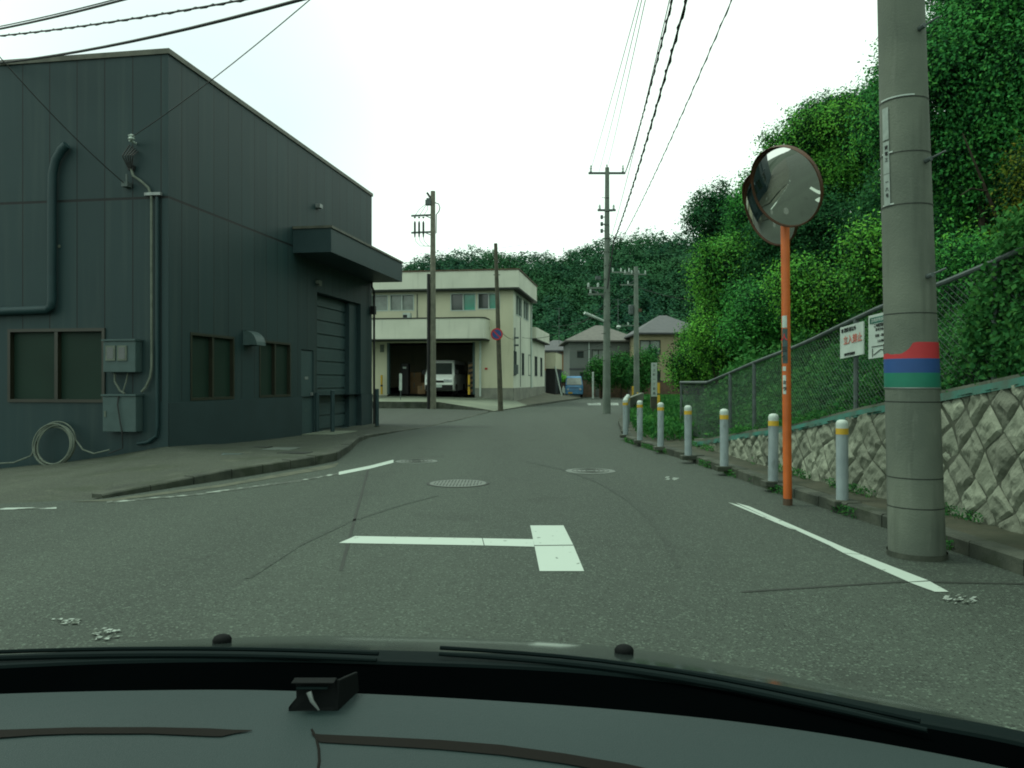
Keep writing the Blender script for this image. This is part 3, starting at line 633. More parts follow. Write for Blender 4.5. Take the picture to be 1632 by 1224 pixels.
wallgrid(m_, 0, 14.6, -.1, .95, [], lambda a, z, d: (.02-d, a, z), .1); m_.add([(gx1, -.02, .55), (0, -.02, .55), (0, -.02, .95), (gx1, -.02, .95), (gx1, -.02, .95), (0, -.02, .95), (0, 0, .95), (gx1, 0, .95)], [(0, 1, 2, 3), (4, 5, 6, 7)])
m_.add([(.02, 0, .95), (.02, 14.6, .95), (0, 14.6, .95), (0, 0, .95)], [(0, 1, 2, 3)]); m_.build('plinth', 'plinth', W2)
def st(u): k = (u-U0)/F; return (BX-k*BY)/(k*.9877-.1564)
def sz(v, a): return H+(V0-v)/F*(BY+a*.9877)
sw2 = []
for u0, u1 in ((822, 831.5), (834, 842)): sw2.append((st(u0), st(u1), 4.95, 6.1))
sw1 = []
for u0, u1 in ((818.5, 823), (831.5, 835), (842, 846), (852, 856), (861, 864)): sw1.append((st(u0), st(u1), 1.65, 2.95))
m_ = MB(); wallgrid(m_, 0, 7.1, .95, 6.3, sw2+[s for s in sw1 if s[1] < 7.05], SD, .12); wallgrid(m_, 7.1, 14.6, .95, 4.0, [s for s in sw1 if s[0] > 7.1], SD, .12); m_.build('side_wall', 'cream_side', W2)
MB().box(-16, .35, -.45, 7.3, 6.3, 7.22).build('parapet', 'cream_pale', W2); MB().box(-16, .40, -.5, 7.35, 7.222, 7.29).build('parapet_coping', 'rust_edge', W2)
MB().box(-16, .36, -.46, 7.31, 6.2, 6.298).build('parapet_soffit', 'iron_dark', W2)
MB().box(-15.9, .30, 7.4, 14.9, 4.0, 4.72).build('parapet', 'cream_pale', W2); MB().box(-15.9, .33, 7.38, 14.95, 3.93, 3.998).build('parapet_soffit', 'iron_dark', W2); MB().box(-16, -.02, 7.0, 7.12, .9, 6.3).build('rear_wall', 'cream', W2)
for w_, gm in zip(wins, (('curtain_glass',), ('curtain_glass', 'curtain_glass'), ('glass', 'green_glass'), ('glass', 'green_glass'))):
    window_part(W2, FR, *w_, .14, 'white', 'curtain_glass', len(gm), .05, proud=-.02, gms=gm)
for w_ in sw2: window_part(W2, SD, *w_, .08, 'white', 'glass', 2, .05, proud=-.02)
for w_ in sw1: window_part(W2, SD, *w_, .08, 'galv', 'glass', 1, .04, proud=-.02)
# balcony / canopy with rounded end
bx1 = fx(772, -1.5); pr = []
for k in range(7): a = k/6*math.pi/2; pr.append((bx1-.35+.35*math.sin(a), -1.5+.35*(1-math.cos(a))))
foot = [(-16, -1.5)]+pr+[(bx1, -.002), (-16, -.002)]
bl = MB().prism([(x, y, 3.55) for x, y in foot], (0, 0, 1.05)).build('balcony', 'cream_pale', W2)
foot2 = [(x*(1 if x < -5 else 1)+(.03 if x > -15 and y < -.1 else 0), y-(.03 if y < -.1 else 0)) for x, y in foot]
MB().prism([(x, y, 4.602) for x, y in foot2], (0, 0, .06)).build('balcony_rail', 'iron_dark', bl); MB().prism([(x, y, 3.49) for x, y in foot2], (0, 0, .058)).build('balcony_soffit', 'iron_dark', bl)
gi = MB()  # garage interior shell
gi.poly([(gx0-3, .25, .6), (gx1+.6, .25, .6), (gx1+.6, 11, .6), (gx0-3, 11, .6)]); gi.poly([(gx0-3, 11, .6), (gx1+.6, 11, .6), (gx1+.6, 11, 3.6), (gx0-3, 11, 3.6)]); gi.poly([(gx0-3, .25, .6), (gx0-3, 11, .6), (gx0-3, 11, 3.6), (gx0-3, .25, 3.6)])
gi.poly([(gx1+.6, .25, .6), (gx1+.6, 11, .6), (gx1+.6, 11, 3.6), (gx1+.6, .25, 3.6)]); gi.poly([(gx0-3, .25, 3.6), (gx0-3, 11, 3.6), (gx1+.6, 11, 3.6), (gx1+.6, .25, 3.6)]); gi.build('garage_interior', 'interior', W2)
MB().box(gx0, gx0+.12, -.03, .2, .6, 3.42).build('garage_jamb', 'box_grey', W2); MB().box(gx1-.12, gx1, -.03, .2, .6, 3.42).build('garage_jamb', 'box_grey', W2)
MB().tube([(fx(766), -.12, .5), (fx(766), -.12, 3.48)], .06, 8).build('downpipe', 'white', W2)
MB().tube([(.06, 6.9, .9), (.06, 6.9, 6.2)], .05, 8).build('downpipe', 'white', W2)
MB().tube([(.05, 2.3, 1.0), (.05, 2.3, 4.9)], .02, 6).tube([(.05, .25, 1.6), (.05, .25, 4.2)], .03, 6).box(.01, .2, .1, .5, 1.7, 2.2).box(.01, .25, .2, .3, 3.6, 3.7).box(.01, .25, .2, .3, 3.2, 3.3).build('cable_run', 'galv', W2)
MB().box(fx(773), fx(777), -.05, -.002, fz(589), fz(586)).build('alarm_box', 'red', W2)
MB().box(fx(606), fx(612), -.04, -.002, fz(560), fz(548)).build('notice', 'pale_pipe', W2)
ac = MB().box(fx(652), fx(663), -1.2, -.8, 4.67, 4.95).build('ventilation_unit', 'white', W2); MB().box(fx(652.5), fx(659), -1.205, -1.2, 4.7, 4.85).build('grille', 'black', ac)
MB().box(fx(665)-.02, fx(665)+.02, -.05, -.005, fz(505), fz(466)).build('cable', 'galv', W2)
def lw(x, y, z=0):  # cream building local -> world
    return Vector((BX, BY, 0))+Matrix.Rotation(AZ, 3, 'Z') @ Vector((x, y, z))
def ypost(x, y, label, r=.06, h=1.05):
    q = lw(x, y, .6); t = thing('guard_post', q, label, 'bollard'); MB().lathe([(r, 0), (r, h-.02), (r*.7, h)], n=12).build('post', 'yellow', t); MB().lathe([(r*1.02, h*.4), (r*1.02, h*.5)], n=12).build('band', 'black', t)
ypost(gx0-.25, -.2, 'yellow guard post at the left side of the garage mouth'); ypost(gx1-.28, -.25, 'yellow guard post at the right side of the garage mouth')
# striped hazard board, boxes, sign post
q = lw(fx(751)-.1, .9, .6); t = thing('hazard_column', q, 'black and yellow striped column inside the garage', 'column', rz=AZ)
MB().box(-.22, .22, -.2, .2, 0, 1.75).build('core', 'black', t); s_ = MB()
for k in range(6): s_.poly([(-.22, -.204, .08+k*.28), (.22, -.204, .2+k*.28), (.22, -.204, .34+k*.28), (-.22, -.204, .22+k*.28)])
s_.build('stripe', 'cardboard', t)
def carton(x, y, z, sx, sy, sz_, label, rz=0):
    q = lw(x, y, z); t = thing('cardboard_box', q, label, 'box', rz=AZ+rz); MB().box(-sx/2, sx/2, -sy/2, sy/2, 0, sz_).build('body', 'cardboard', t, bevel=.01); MB().box(-.03, .03, -sy/2-.003, sy/2+.003, sz_*.55, sz_+.003).build('tape', 'pale_pipe', t)
carton(fx(646)-.05, 2.2, .6, .9, .7, .62, 'large carton at the bottom of the garage stack', .05); carton(fx(647)-.05, 2.2, 1.222, .8, .7, .6, 'large carton on top of the garage stack', -.04)
carton(fx(664), 1.0, .6, .42, .4, .45, 'small carton on the garage floor left of the van', .2); carton(fx(671.5), 1.2, .6, .45, .4, .62, 'tall carton on the garage floor next to the van', -.1)
carton(fx(633), 1.6, .6, .4, .4, 1.1, 'upright narrow carton behind the white sign post')
q = at(638.5, 634, 39.5); t = thing('sign_post', (q.x, q.y, .35), 'thin post with a narrow white board before the garage', 'sign'); MB().tube([(0, 0, 0), (0, 0, 1.3)], .02, 6).build('post', 'galv', t); MB().box(-.07, .07, -.03, -.015, .5, 1.35).build('board', 'white', t)
q = lw(fx(637), 1.1, .6); t = thing('machine', q, 'dark machine with a small white label in the garage', 'machine', rz=AZ); MB().box(-.22, .22, -.2, .2, 0, 1.7).build('body', 'black', t, bevel=.02); MB().box(-.1, .1, -.206, -.201, 1.42, 1.52).build('label_plate', 'white', t)

# vehicles -----------------------------------------------------------
def loft(prof, halfw, seg=6, rnd=.10):
    """prof: closed list of (y,z); halfw(y,z): half width. Body is lofted across x with rounded shoulders."""
    cy = sum(p[0] for p in prof)/len(prof); cz = sum(p[1] for p in prof)/len(prof)
    cols = [(-1, .0), (-.985, .35), (-.94, .75), (-.86, 1), (-.4, 1), (0, 1), (.4, 1), (.86, 1), (.94, .75), (.985, .35), (1, .0)]
    b = MB(); n = len(prof)
    for s, k in cols:
        ins = rnd*(1-k)
        for y, z in prof:
            dy, dz = cy-y, cz-z; L_ = math.hypot(dy, dz); b.v.append((s*halfw(y, z), y+dy/L_*ins, z+dz/L_*ins))
    for i in range(len(cols)-1):
        for j in range(n): a = i*n+j; c = i*n+(j+1) % n; b.f.append((a, c, c+n, a+n))
    b.f += [tuple(range(n)), tuple(range((len(cols)-1)*n, len(cols)*n))[::-1]]
    return b
def wheel(parent, x, y, r, wdt):
    w_ = MB().lathe([(r*.6, -wdt/2), (r*.95, -wdt/2), (r, -wdt/3), (r, wdt/3), (r*.95, wdt/2), (r*.6, wdt/2)], c=(x, y, r), n=20, M=Matrix.Rotation(R(90), 4, 'Y')).build('wheel', 'tyre', parent, smooth=True)
    MB().lathe([(r*.58, -wdt/2-.01), (r*.5, -wdt/2-.02), (r*.2, -wdt/2+.0), (r*.2, wdt/2), (r*.5, wdt/2+.02), (r*.58, wdt/2+.01)], c=(x, y, r), n=16, M=Matrix.Rotation(R(90), 4, 'Y')).build('rim', 'steel', w_)
# white van, front at y=0 facing -y
VN = thing('parked_van', (0, 0, 0), 'white delivery van parked nose out in the open garage', 'van')
hw = lambda y, z: .845-(max(0, z-1.0)*.16)-(.05 if y < .15 else 0)
prof = [(.04, .30), (0, .45), (.0, .75), (.05, .98), (.22, 1.12), (.75, 1.80), (.95, 1.92), (1.3, 1.98), (4.3, 1.98), (4.62, 1.90), (4.69, 1.2), (4.69, .35), (4.3, .25), (.4, .25)]
loft(prof, hw).build('body', 'van_white', VN, smooth=True)
for x in (-.74, .74):
    wheel(VN, x, .95, .33, .20); wheel(VN, x, 3.6, .33, .20)
wsn = Vector((0, -.68, .53)).normalized()
def panel(parent, pts, m, name, th=.012, n=None):
    pts = [Vector(p) for p in pts]; n = Vector(n) if n else (pts[1]-pts[0]).cross(pts[2]-pts[0]).normalized(); return MB().prism([p for p in pts], n*th).build(name, m, parent)
panel(VN, [(-.68, .245, 1.17), (.68, .245, 1.17), (.60, .72, 1.78), (-.60, .72, 1.78)], 'glass', 'windscreen', .03, (0, -.79, .61))
for s in (-1, 1):
    panel(VN, [(s*.80, .50, 1.2), (s*.80, 1.25, 1.2), (s*.735, 1.25, 1.72), (s*.735, .86, 1.72)], 'glass', 'side_window', .02, (s, 0, .1))
    panel(VN, [(s*.80, 1.38, 1.2), (s*.80, 2.7, 1.2), (s*.735, 2.7, 1.72), (s*.735, 1.38, 1.72)], 'glass', 'side_window', .02, (s, 0, .1))
    panel(VN, [(s*.80, 2.85, 1.2), (s*.80, 4.3, 1.2), (s*.735, 4.3, 1.72), (s*.735, 2.85, 1.72)], 'glass', 'side_window', .02, (s, 0, .1))
    MB().box(s*.48-.22, s*.48+.26*(1 if s > 0 else 1)-.02, -.035, .02, .74, .90).build('headlight', 'headlamp', VN, bevel=.02)
    MB().box(s*.92-.09, s*.92+.09, .42, .50, 1.15, 1.42).tube([(s*.80, .5, 1.2), (s*.9, .46, 1.22)], .02, 6).build('wing_mirror', 'black', VN, bevel=.02)
MB().box(-.76, .76, -.03, .10, .30, .60).build('bumper', 'black', VN, bevel=.03); MB().box(-.28, .28, -.02, .02, .72, .84).build('grille', 'black', VN)
MB().box(-.17, .17, -.042, -.032, .46, .62).build('number_plate', 'white', VN)
q = at(699.5, 608, 42.5); VN.location = (q.x, 42.5, .52); VN.rotation_euler = (0, 0, AZ+R(4))
# blue kei van at the end of the road
KV = thing('parked_microvan', (0, 0, 0), 'small blue microvan parked at the far end of the road', 'van')
prof2 = [(.03, .3), (0, .45), (0, .85), (.08, 1.0), (.45, 1.6), (.6, 1.72), (2.9, 1.74), (3.2, 1.6), (3.3, 1.0), (3.3, .35), (3.0, .25), (.3, .25)]
loft(prof2, lambda y, z: .70-max(0, z-.95)*.16, rnd=.08).build('body', 'van_blue', KV, smooth=True)
for x in (-.6, .6): wheel(KV, x, .5, .27, .16); wheel(KV, x, 2.6, .27, .16)
panel(KV, [(-.60, .085, 1.03), (.60, .085, 1.03), (.54, .41, 1.56), (-.54, .41, 1.56)], 'curtain_glass', 'windscreen', .03, (0, -.84, .54))
for s in (-1, 1):
    panel(KV, [(s*.67, .4, 1.05), (s*.67, 1.3, 1.05), (s*.61, 1.3, 1.5), (s*.61, .6, 1.5)], 'glass', 'side_window', .02, (s, 0, .1))
    MB().lathe([(.09, 0), (.07, .04)], c=(s*.48, .0, .68), n=14, M=Matrix.Rotation(R(90), 4, 'X')).build('headlight', 'headlamp', KV)
MB().box(-.66, .66, -.05, .06, .30, .48).build('bumper', 'van_blue', KV, bevel=.03); MB().box(-.46, -.13, -.06, -.052, .34, .48).build('number_plate', 'yellow', KV); MB().box(-.35, .35, -.012, .02, .78, .83).build('grille', 'black', KV)
q = P(915, 634.5); KV.location = (q.x, q.y, 0); KV.rotation_euler = (0, 0, R(-4))

# ------------------------------------------------------------------ poles
def crossarm(parent, c, L_, m='galv', ax=(1, 0, 0), n=3, off=0, name='crossarm', ih=.16):
    c = Vector(c); ax = Vector(ax).normalized(); a = c+ax*(off-L_/2); b = c+ax*(off+L_/2)
    o = MB().bar(a, b, .08, .08).build(name, m, parent)
    for k in range(n):
        p = a.lerp(b, (k+.15)/(n-.7) if n > 1 else .5); MB().lathe([(.02, .04), (.05, .06), (.035, .06+ih*.35), (.055, .06+ih*.5), (.03, .06+ih*.8), (.04, .06+ih)], c=p, n=8).build('insulator', 'white', o)
    return o
def pole(name, base, top, r0, r1, m, label, cat='utility pole', n=20):
    base = Vector(base); t = thing(name, base, label, cat)
    d = Vector(top)-base; MB().tube([d*(k/6)-Vector((0, 0, .02 if k == 0 else 0)) for k in range(7)], [r0+(r1-r0)*k/6 for k in range(7)], n).build('pole', m, t, smooth=True); return t
# near concrete pole
near = Vector((3.02, 5.85, 0)); ntop = Vector((2.70, 5.85, 11.0)); NR0, NR1 = .195, .095
NP = pole('utility_pole', near, ntop, NR0, .10, 'pole_concrete', 'thick concrete utility pole with red, blue and green bands', n=40)
def nr(z): return NR0+(.10-NR0)*z/11
def nc(z): return (ntop-near)*(z/11)
def nz_(v): return H+(V0-v)/F*5.68
def band(v0, v1, m, name, extra=.003, jag=False, a0=0, a1=2*math.pi):
    b = MB(); n = 48; z0, z1 = nz_(v1), nz_(v0)
    for k in range(n+1):
        a = a0+(a1-a0)*k/n; zt = z1
        if jag:
            d = math.degrees(a) % 360; zt = z1-((.040+.045*max(0, min(1, (243-d)/25))+.005*math.sin(d*.9)+.004*math.sin(d*2.3))*max(0, min(1, (248-d)/3)) if 150 < d < 248 else 0)
        for z in (z0, zt): r_ = nr(z)+extra; b.v.append(tuple(nc(z)+Vector((r_*math.cos(a), r_*math.sin(a), 0))))
    for k in range(n): b.f.append((2*k, 2*k+2, 2*k+3, 2*k+1))
    return b.build(name, m, NP, smooth=True)
band(545, 571, 'red', 'red_band', .004, True); band(571, 594, 'blue', 'blue_band', .0045); band(594, 618, 'green', 'green_band', .005)
for v in (151, 238, 322): band(v-2.2, v, 'white', 'strap_reflector', .0055, a0=R(182), a1=R(268 if v < 200 else 215)); band(v+.6, v+2.2, 'iron_dark', 'metal_strap', .0035)
for v in (498.5, 641, 764, 812): band(v-1, v+.8, 'iron_dark', 'joint', .001)
band(617.5, 619, 'steel', 'metal_strap', .006)
for v0, v1 in ((163, 215), (218, 270), (271, 322)): 
    pl_ = band(v0, v1, 'sticker_pale', 'number_sticker', .006, a0=R(186), a1=R(206))
for k, (s, v) in enumerate((('東', 228), ('電', 238), ('三', 248), ('一', 284), ('八', 296), ('号', 306))):
    z = nz_(v); a = R(198); r_ = nr(z)+.008; text_obj('lettering', s, .032, facing(nc(z)+Vector((r_*math.cos(a), r_*math.sin(a), 0)), (-math.sin(a), math.cos(a), 0), (0, 0, 1)), MATS['black'], NP)
for z, a in ((3.86, -72), (2.90, -68), (2.06, -75), (4.8, -70), (5.6, -130)):
    a = R(a); p = nc(z)+Vector((math.cos(a), math.sin(a), 0))*nr(z); MB().tube([p, p+Vector((math.cos(a), math.sin(a), .15))*.05], .018, 8).tube([p, p+Vector((.9*math.cos(a)+.4, .8*math.sin(a), .35))*.13], .008, 6).build('step_bolt', 'galv', NP)
band(885, 900, 'kerb_concrete', 'base_collar', .012)
crossarm(NP, nc(9.9), 1.8, n=3); crossarm(NP, nc(9.0), 1.5, n=2)
# orange pole with two convex mirrors
mx_, my_ = 2.90, 8.25
OP = thing('traffic_mirror', (mx_, my_, 0), 'orange post carrying two round convex traffic mirrors', 'traffic mirror')
MB().tube([(0, 0, -.02), (-.027, 0, 2.86), (-.033, 0, 3.52)], .045, 18).build('post', 'orange', OP, smooth=True); MB().lathe([(.048, 0), (.049, .07)], n=18).build('post_base', 'rust_edge', OP)
def mirror(c, yaw, pitch, r, name):
    M = Matrix.Translation(c) @ Matrix.Rotation(yaw, 4, 'Z') @ Matrix.Rotation(R(90)+pitch, 4, 'X')   # local +Z = mirror normal
    Rr = r*3.1; prof_ = []
    for k in range(13): a = math.asin(r/Rr)*k/12; prof_.append((max(.0005, Rr*math.sin(a)), Rr*math.cos(a)-Rr*math.cos(math.asin(r/Rr))))
    b = MB().lathe(prof_[::-1], n=56, M=M.to_3x3().to_4x4(), c=M.translation); b.f = b.f[:-2]
    o = MB().lathe([(r*1.02, -.03), (r*1.025, .010), (r*1.0, .012), (r*.985, .0)], n=56, M=M.to_3x3().to_4x4(), c=M.translation).build(name+'_rim', 'rim_shaded_orange', OP, smooth=True)
    b.build('mirror_face', 'mirror', o, smooth=True)
    MB().lathe([(r*1.0, -.031), (r*.8, -.07), (r*.3, -.10), (.05, -.11)], n=32, M=M.to_3x3().to_4x4(), c=M.translation).build('mirror_back', 'orange', o, smooth=True)
    # visor over the upper half
    h = MB()
    n = 26
    for k in range(n+1):
        a = R(18)+R(144)*k/n; dep = .045*math.sin(math.pi*k/n)+.01
        for rr_, zz in ((1.022, .0), (1.024, dep), (1.034, dep), (1.034, .0)): h.v.append(tuple(M @ Vector((r*rr_*math.cos(a), r*rr_*math.sin(a), zz))))
    for k in range(n):
        for j in range(4): a_ = k*4+j; b_ = k*4+(j+1) % 4; h.f.append((a_, b_, b_+4, a_+4))
    h.build('visor', 'rim_shaded_orange', o)
# yaw: 0 -> normal -Y (towards the camera)
mirror(Vector((-.17, -.42, 3.24)), R(-61), R(25), .405, 'main_mirror')
mirror(Vector((-.08, .34, 3.19)), R(-75), R(24), .415, 'rear_mirror')
MB().bar((-.03, 0, 3.27), (-.13, -.30, 3.27), .04, .05).bar((-.03, 0, 3.22), (-.07, .28, 3.22), .04, .05).build('clamp', 'galv', OP)
def sticker(z0, z1, m, a0=196, a1=262):
    b = MB()
    for k in range(9):
        a = R(a0+(a1-a0)*k/8)
        for z in (z0, z1): b.v.append((-.035*z/3.75+.0475*math.cos(a), .0475*math.sin(a), z))
    for k in range(8): b.f.append((2*k, 2*k+2, 2*k+3, 2*k+1))
    return b.build('sticker', m, OP)
oz = lambda v: H+(V0-v)/F*8.2
sticker(oz(522), oz(503), 'white'); sticker(oz(579), oz(523.5), 'box_grey', 196, 268); sticker(oz(591), oz(584), 'white', 200, 245); sticker(oz(628), oz(598), 'white', 200, 245)
for s, v, sz_, mm in (('人', 538, .075, 'red'), ('三', 557, .06, 'black'), ('主', 571, .06, 'black'), ('ミ', 610, .045, 'black'), ('ラ', 620, .045, 'black')):
    a = R(228); z = oz(v); text_obj('lettering', s, sz_, facing((-.035*z/3.75+.05*math.cos(a), .05*math.sin(a), z), (-math.sin(a), math.cos(a), 0), (0, 0, 1)), MATS[mm], OP, .002)
# centre pole
CP = pole('utility_pole', (3.85, 31.9, 0), (3.87, 31.9, 10.0), .165, .085, 'far_pole', 'tall pale concrete utility pole at the right road edge with street light')
def cz(v, Y=31.9): return H+(V0-v)/F*Y
crossarm(CP, (.01, 0, cz(276)), 1.5, n=3, m='galv', ih=.25); crossarm(CP, (-.0, 0, cz(335)), .74, n=2, m='galv'); MB().tube([(0, 0, cz(268)), (0, 0, cz(262))], .02, 6).build('pin', 'galv', CP)
for v in (346, 357, 368): MB().lathe([(.05, -.08), (.06, 0), (.05, .08)], c=(-.2, 0, cz(v)), n=8).bar((-.2, 0, cz(v)), (0, 0, cz(v)), .03, .03).build('insulator', 'galv', CP)
crossarm(CP, (-.35, 0, cz(459)), .9, n=3, m='far_pole'); crossarm(CP, (-.35, 0, cz(469)), .8, n=2, m='far_pole'); MB().bar((-.7, 0, cz(459)), (-.05, 0, cz(475)), .04, .04).box(-.45, -.25, -.1, .1, cz(446), cz(440)).build('brace', 'galv', CP)
lt = MB().tube([(-.12, -.05, cz(512)), (-.55, -.3, cz(506)), (-.95, -.5, cz(500.5))], [.05, .065, .06], 8).build('street_light', 'white', CP); MB().tube([(0, 0, cz(516)), (-.14, -.05, cz(511))], .025, 6).build('bracket', 'galv', lt)
for k in range(14): 
    z = 1.6+k*.55; MB().bar((-.22 if k % 2 else -.1, -.1, z), (.1 if k % 2 else .22, -.1, z), .02, .02).build('step_bolt', 'iron_dark', CP)
# second pole behind
SP = pole('utility_pole', (7.95, 50, 0), (7.9, 50, cz(425, 50)), .20, .13, 'far_pole', 'concrete utility pole behind the white bollards with transformer')
crossarm(SP, (-.75, 0, cz(434, 50)), 1.7, n=4, ih=.22, m='far_pole'); crossarm(SP, (-.1, 0, cz(437, 50)), 1.5, n=4, ih=.2, ax=(1, .2, 0), m='far_pole'); crossarm(SP, (-.55, 0, cz(454, 50)), 1.0, n=1, ih=.2, m='far_pole'); MB().bar((-.6, 0, cz(454, 50)), (-.05, 0, cz(446, 50)), .05, .05).build('brace', 'galv', SP)
crossarm(SP, (-.55, 0, cz(519, 50)), 1.2, n=1, m='far_pole'); MB().lathe([(.16, 0), (.17, .05), (.17, .55), (.14, .6)], c=(-.36, 0, cz(501, 50)), n=14).build('transformer', 'galv', SP); MB().box(.1, .3, -.1, .1, cz(497, 50), cz(492, 50)).build('warning_tag', 'rust_edge', SP)
MB().lathe([(.1, -.1), (.16, 0), (.1, .1)], c=(-1.15, 0, cz(521, 50)), n=12).build('lamp', 'white', SP)
# near-left wire pole with fuses, and its steel companion
L1 = pole('utility_pole', (-3.72, 36.9, 0), (-3.72, 36.9, 10.25), .155, .11, 'tan_pole', 'brownish utility pole with three fuse rods left of the garage van')
lz = lambda v: cz(v, 36.9)
for v in (344, 371):
    ca = MB().bar((-1.02, 0, lz(v)), (0, 0, lz(v-1.5)), .08, .08).bar((-.35, 0, lz(v)), (0, 0, lz(v+5)), .04, .04).build('crossarm', 'galv', L1)
    if v == 344:
        for k in range(3): MB().lathe([(.02, 0), (.06, -.03), (.03, -.08)], c=(-.85+.2*k, 0, lz(v)-.04), n=8).build('insulator', 'pale_pipe', ca)
for k in range(3):
    x = -.85+.2*k; MB().tube([(x, 0, lz(352)), (x, 0, lz(355)), (x, 0, lz(370)), (x, 0, lz(378))], [.015, .05, .05, .03], 8).build('fuse_rod', 'wire', L1)
    MB().tube([(x, 0, lz(378)), (x+.05, 0, lz(385)), (x+.25, 0, lz(392)), (-.05, 0, lz(392.5))], .012, 5).tube([(x, 0, lz(344)), (x+.2, 0, lz(334)), (-.25, 0, lz(323))], .012, 5).build('lead_wire', 'wire', L1)
MB().box(-.35, -.08, -.12, .12, lz(327), lz(319)).box(-.3, -.1, -.08, .08, lz(319), lz(316)).build('switch_box', 'galv', L1)
MB().tube([(-.28, 0, lz(307)), (-.12, 0, lz(315))], .05, 8).build('arrester', 'wire', L1)
MB().tube([(.1, 0, lz(323)), (.27, 0, lz(325)), (.33, 0, lz(331)), (.28, 0, lz(337)), (.16, 0, lz(342)), (.15, 0, lz(372))], .025, 6).build('cable', 'wire', L1)
MB().tube([(-.20, -.06, 0), (-.20, -.06, lz(437))], [.075, .075], 12).build('cable_guard', 'black', L1)
L2 = pole('utility_pole', (-.50, 34.5, 0), (-.72, 34.5, cz(388, 34.5)), .12, .08, 'wood_pole', 'short leaning wooden pole with a round no parking sign', n=14)
MB().bar((-.25-.21, 0, cz(403, 34.5)), (.0-.18, 0, cz(403, 34.5)), .03, .03).bar((-.32, 0, cz(438, 34.5)), (-.02, 0, cz(438, 34.5)), .03, .03).build('step_bolt', 'galv', L2)
sg = thing('no_parking_sign', (-.665, 34.33, cz(533, 34.5)), 'round blue no parking sign with red rim and slash on the wooden pole', 'road sign')
RX = Matrix.Rotation(R(90), 4, 'X')
MB().lathe([(.265, 0), (.265, .02)], n=36, M=RX).build('rim', 'red', sg); MB().lathe([(.20, .021), (.20, .024)], n=36, M=RX).build('disc', 'blue', sg)
MB().prism([(-.165, -.0245, .125), (-.125, -.0245, .165), (.165, -.0245, -.125), (.125, -.0245, -.165)], (0, -.003, 0)).build('slash', 'red', sg)
# street sign board beside the bollards
q = P(1042, 672, .12); bd = thing('banner_board', (q.x, q.y, .12), 'tall narrow white board with vertical black writing on a dark post', 'sign')
Yb = q.y; MB().box(-.09, .09, 0, .09, 0, H-.12+(V0-633)/F*Yb+.3).build('post', 'wood_pole', bd); z0 = H-.12+(V0-632)/F*Yb; z1 = H-.12+(V0-578)/F*Yb
MB().box(-.075, .09, -.03, -.005, z0, z1).build('board', 'white', bd)
for k, s in enumerate('や上町一丁目会'): text_obj('lettering', s, .085, facing((.005, -.033, z1-.09-k*(z1-z0-.14)/6.3), (1, 0, 0), (0, 0, 1)), MATS['black'], bd, .001)
q = P(1057.5, 690, .12); t = thing('marker_strip', (q.x, q.y+.6, .12), 'faded yellow strip hanging on the fence beside the narrow board', 'marker'); zc = H-.12
MB().box(-.03, .03, -.01, .01, .62, .86).build('strip', 'yellow', t); MB().box(-.03, .03, -.01, .01, .9, 1.15).build('strip', 'yellow', t); MB().tube([(0, .02, 0), (0, .02, 1.2)], .012, 6).build('stake', 'wood_pole', t)

# bollards along the right kerb
def bollard_proto():
    t = thing('road_bollard', (0, 0, 0), 'x', 'bollard', 'white bollards along the right kerb'); r = .058
    MB().lathe([(r, 0), (r, .70), (r, .70)], n=24).build('post', 'bollard_paint', t, smooth=True)
    MB().lathe([(r+.002, .655), (r+.002, .715)], n=24).build('reflective_band', 'yellow', t, smooth=True)
    MB().lathe([(r, .70), (r+.001, .745), (r+.001, .765), (r*.8, .79), (r*.4, .80)], n=24).build('cap', 'white', t, smooth=True)
    MB().box(-.12, .12, -.10, .10, -.06, .006).build('foot', 'kerb_concrete', t, bevel=.01); return t
BP = [(3.285, 7.80), (3.09, 9.28), (2.95, 10.9), (2.81, 12.5), (2.69, 14.2), (2.57, 15.75), (2.51, 17.35), (2.74, 18.85), (2.98, 20.35), (3.22, 21.85), (3.44, 23.3)]
BL = ['nearest white bollard, between the orange post and the thick utility pole', 'white bollard directly left of the orange mirror post', 'white bollard third from the utility pole, before the green strip of the stone wall', 'white bollard fourth from the utility pole, where the stone wall ends',
      'white bollard fifth from the utility pole, just right of the narrow white board', 'white bollard sixth from the utility pole, just left of the narrow white board', 'white bollard at the front of the tight row where the kerb bends', 'second white bollard of the tight row beyond the bend', 'third white bollard of the tight row beyond the bend', 'fourth white bollard of the tight row beyond the bend', 'farthest white bollard at the end of the tight row']
b0 = bollard_proto(); rr = random.Random(9)
for i, (x, y) in enumerate(BP):
    o = b0 if i == 0 else copy_tree(b0); o.location = (x, y, .12); o.rotation_euler = (R(rr.uniform(-.6, .6)), R(rr.uniform(-.6, .6)), 0); o['label'] = BL[i]
wl = MB(); pts = [(3.6, 24.0), (5.8, 35.0)]
wl.bar((3.55, 24, .45), (5.8, 35, .45), .15, .7).build('low_wall', 'concrete'); tag(bpy.data.objects['low_wall'], 'low pale concrete wall behind the farthest bollards', 'wall')
post(7.55, 49.0, 1.0, .06, 'warning_post', 'taller yellow warning post at the foot of the rear utility pole', 'yellow', 'bollard'); post(7.75, 48.4, .62, .05, 'warning_post', 'shorter yellow warning post at the foot of the rear utility pole', 'yellow', 'bollard')
post(at(945, 600, 58).x, 58, 2.0, .07, 'white_post', 'plain white post standing before the brown garden wall', 'white', 'post')

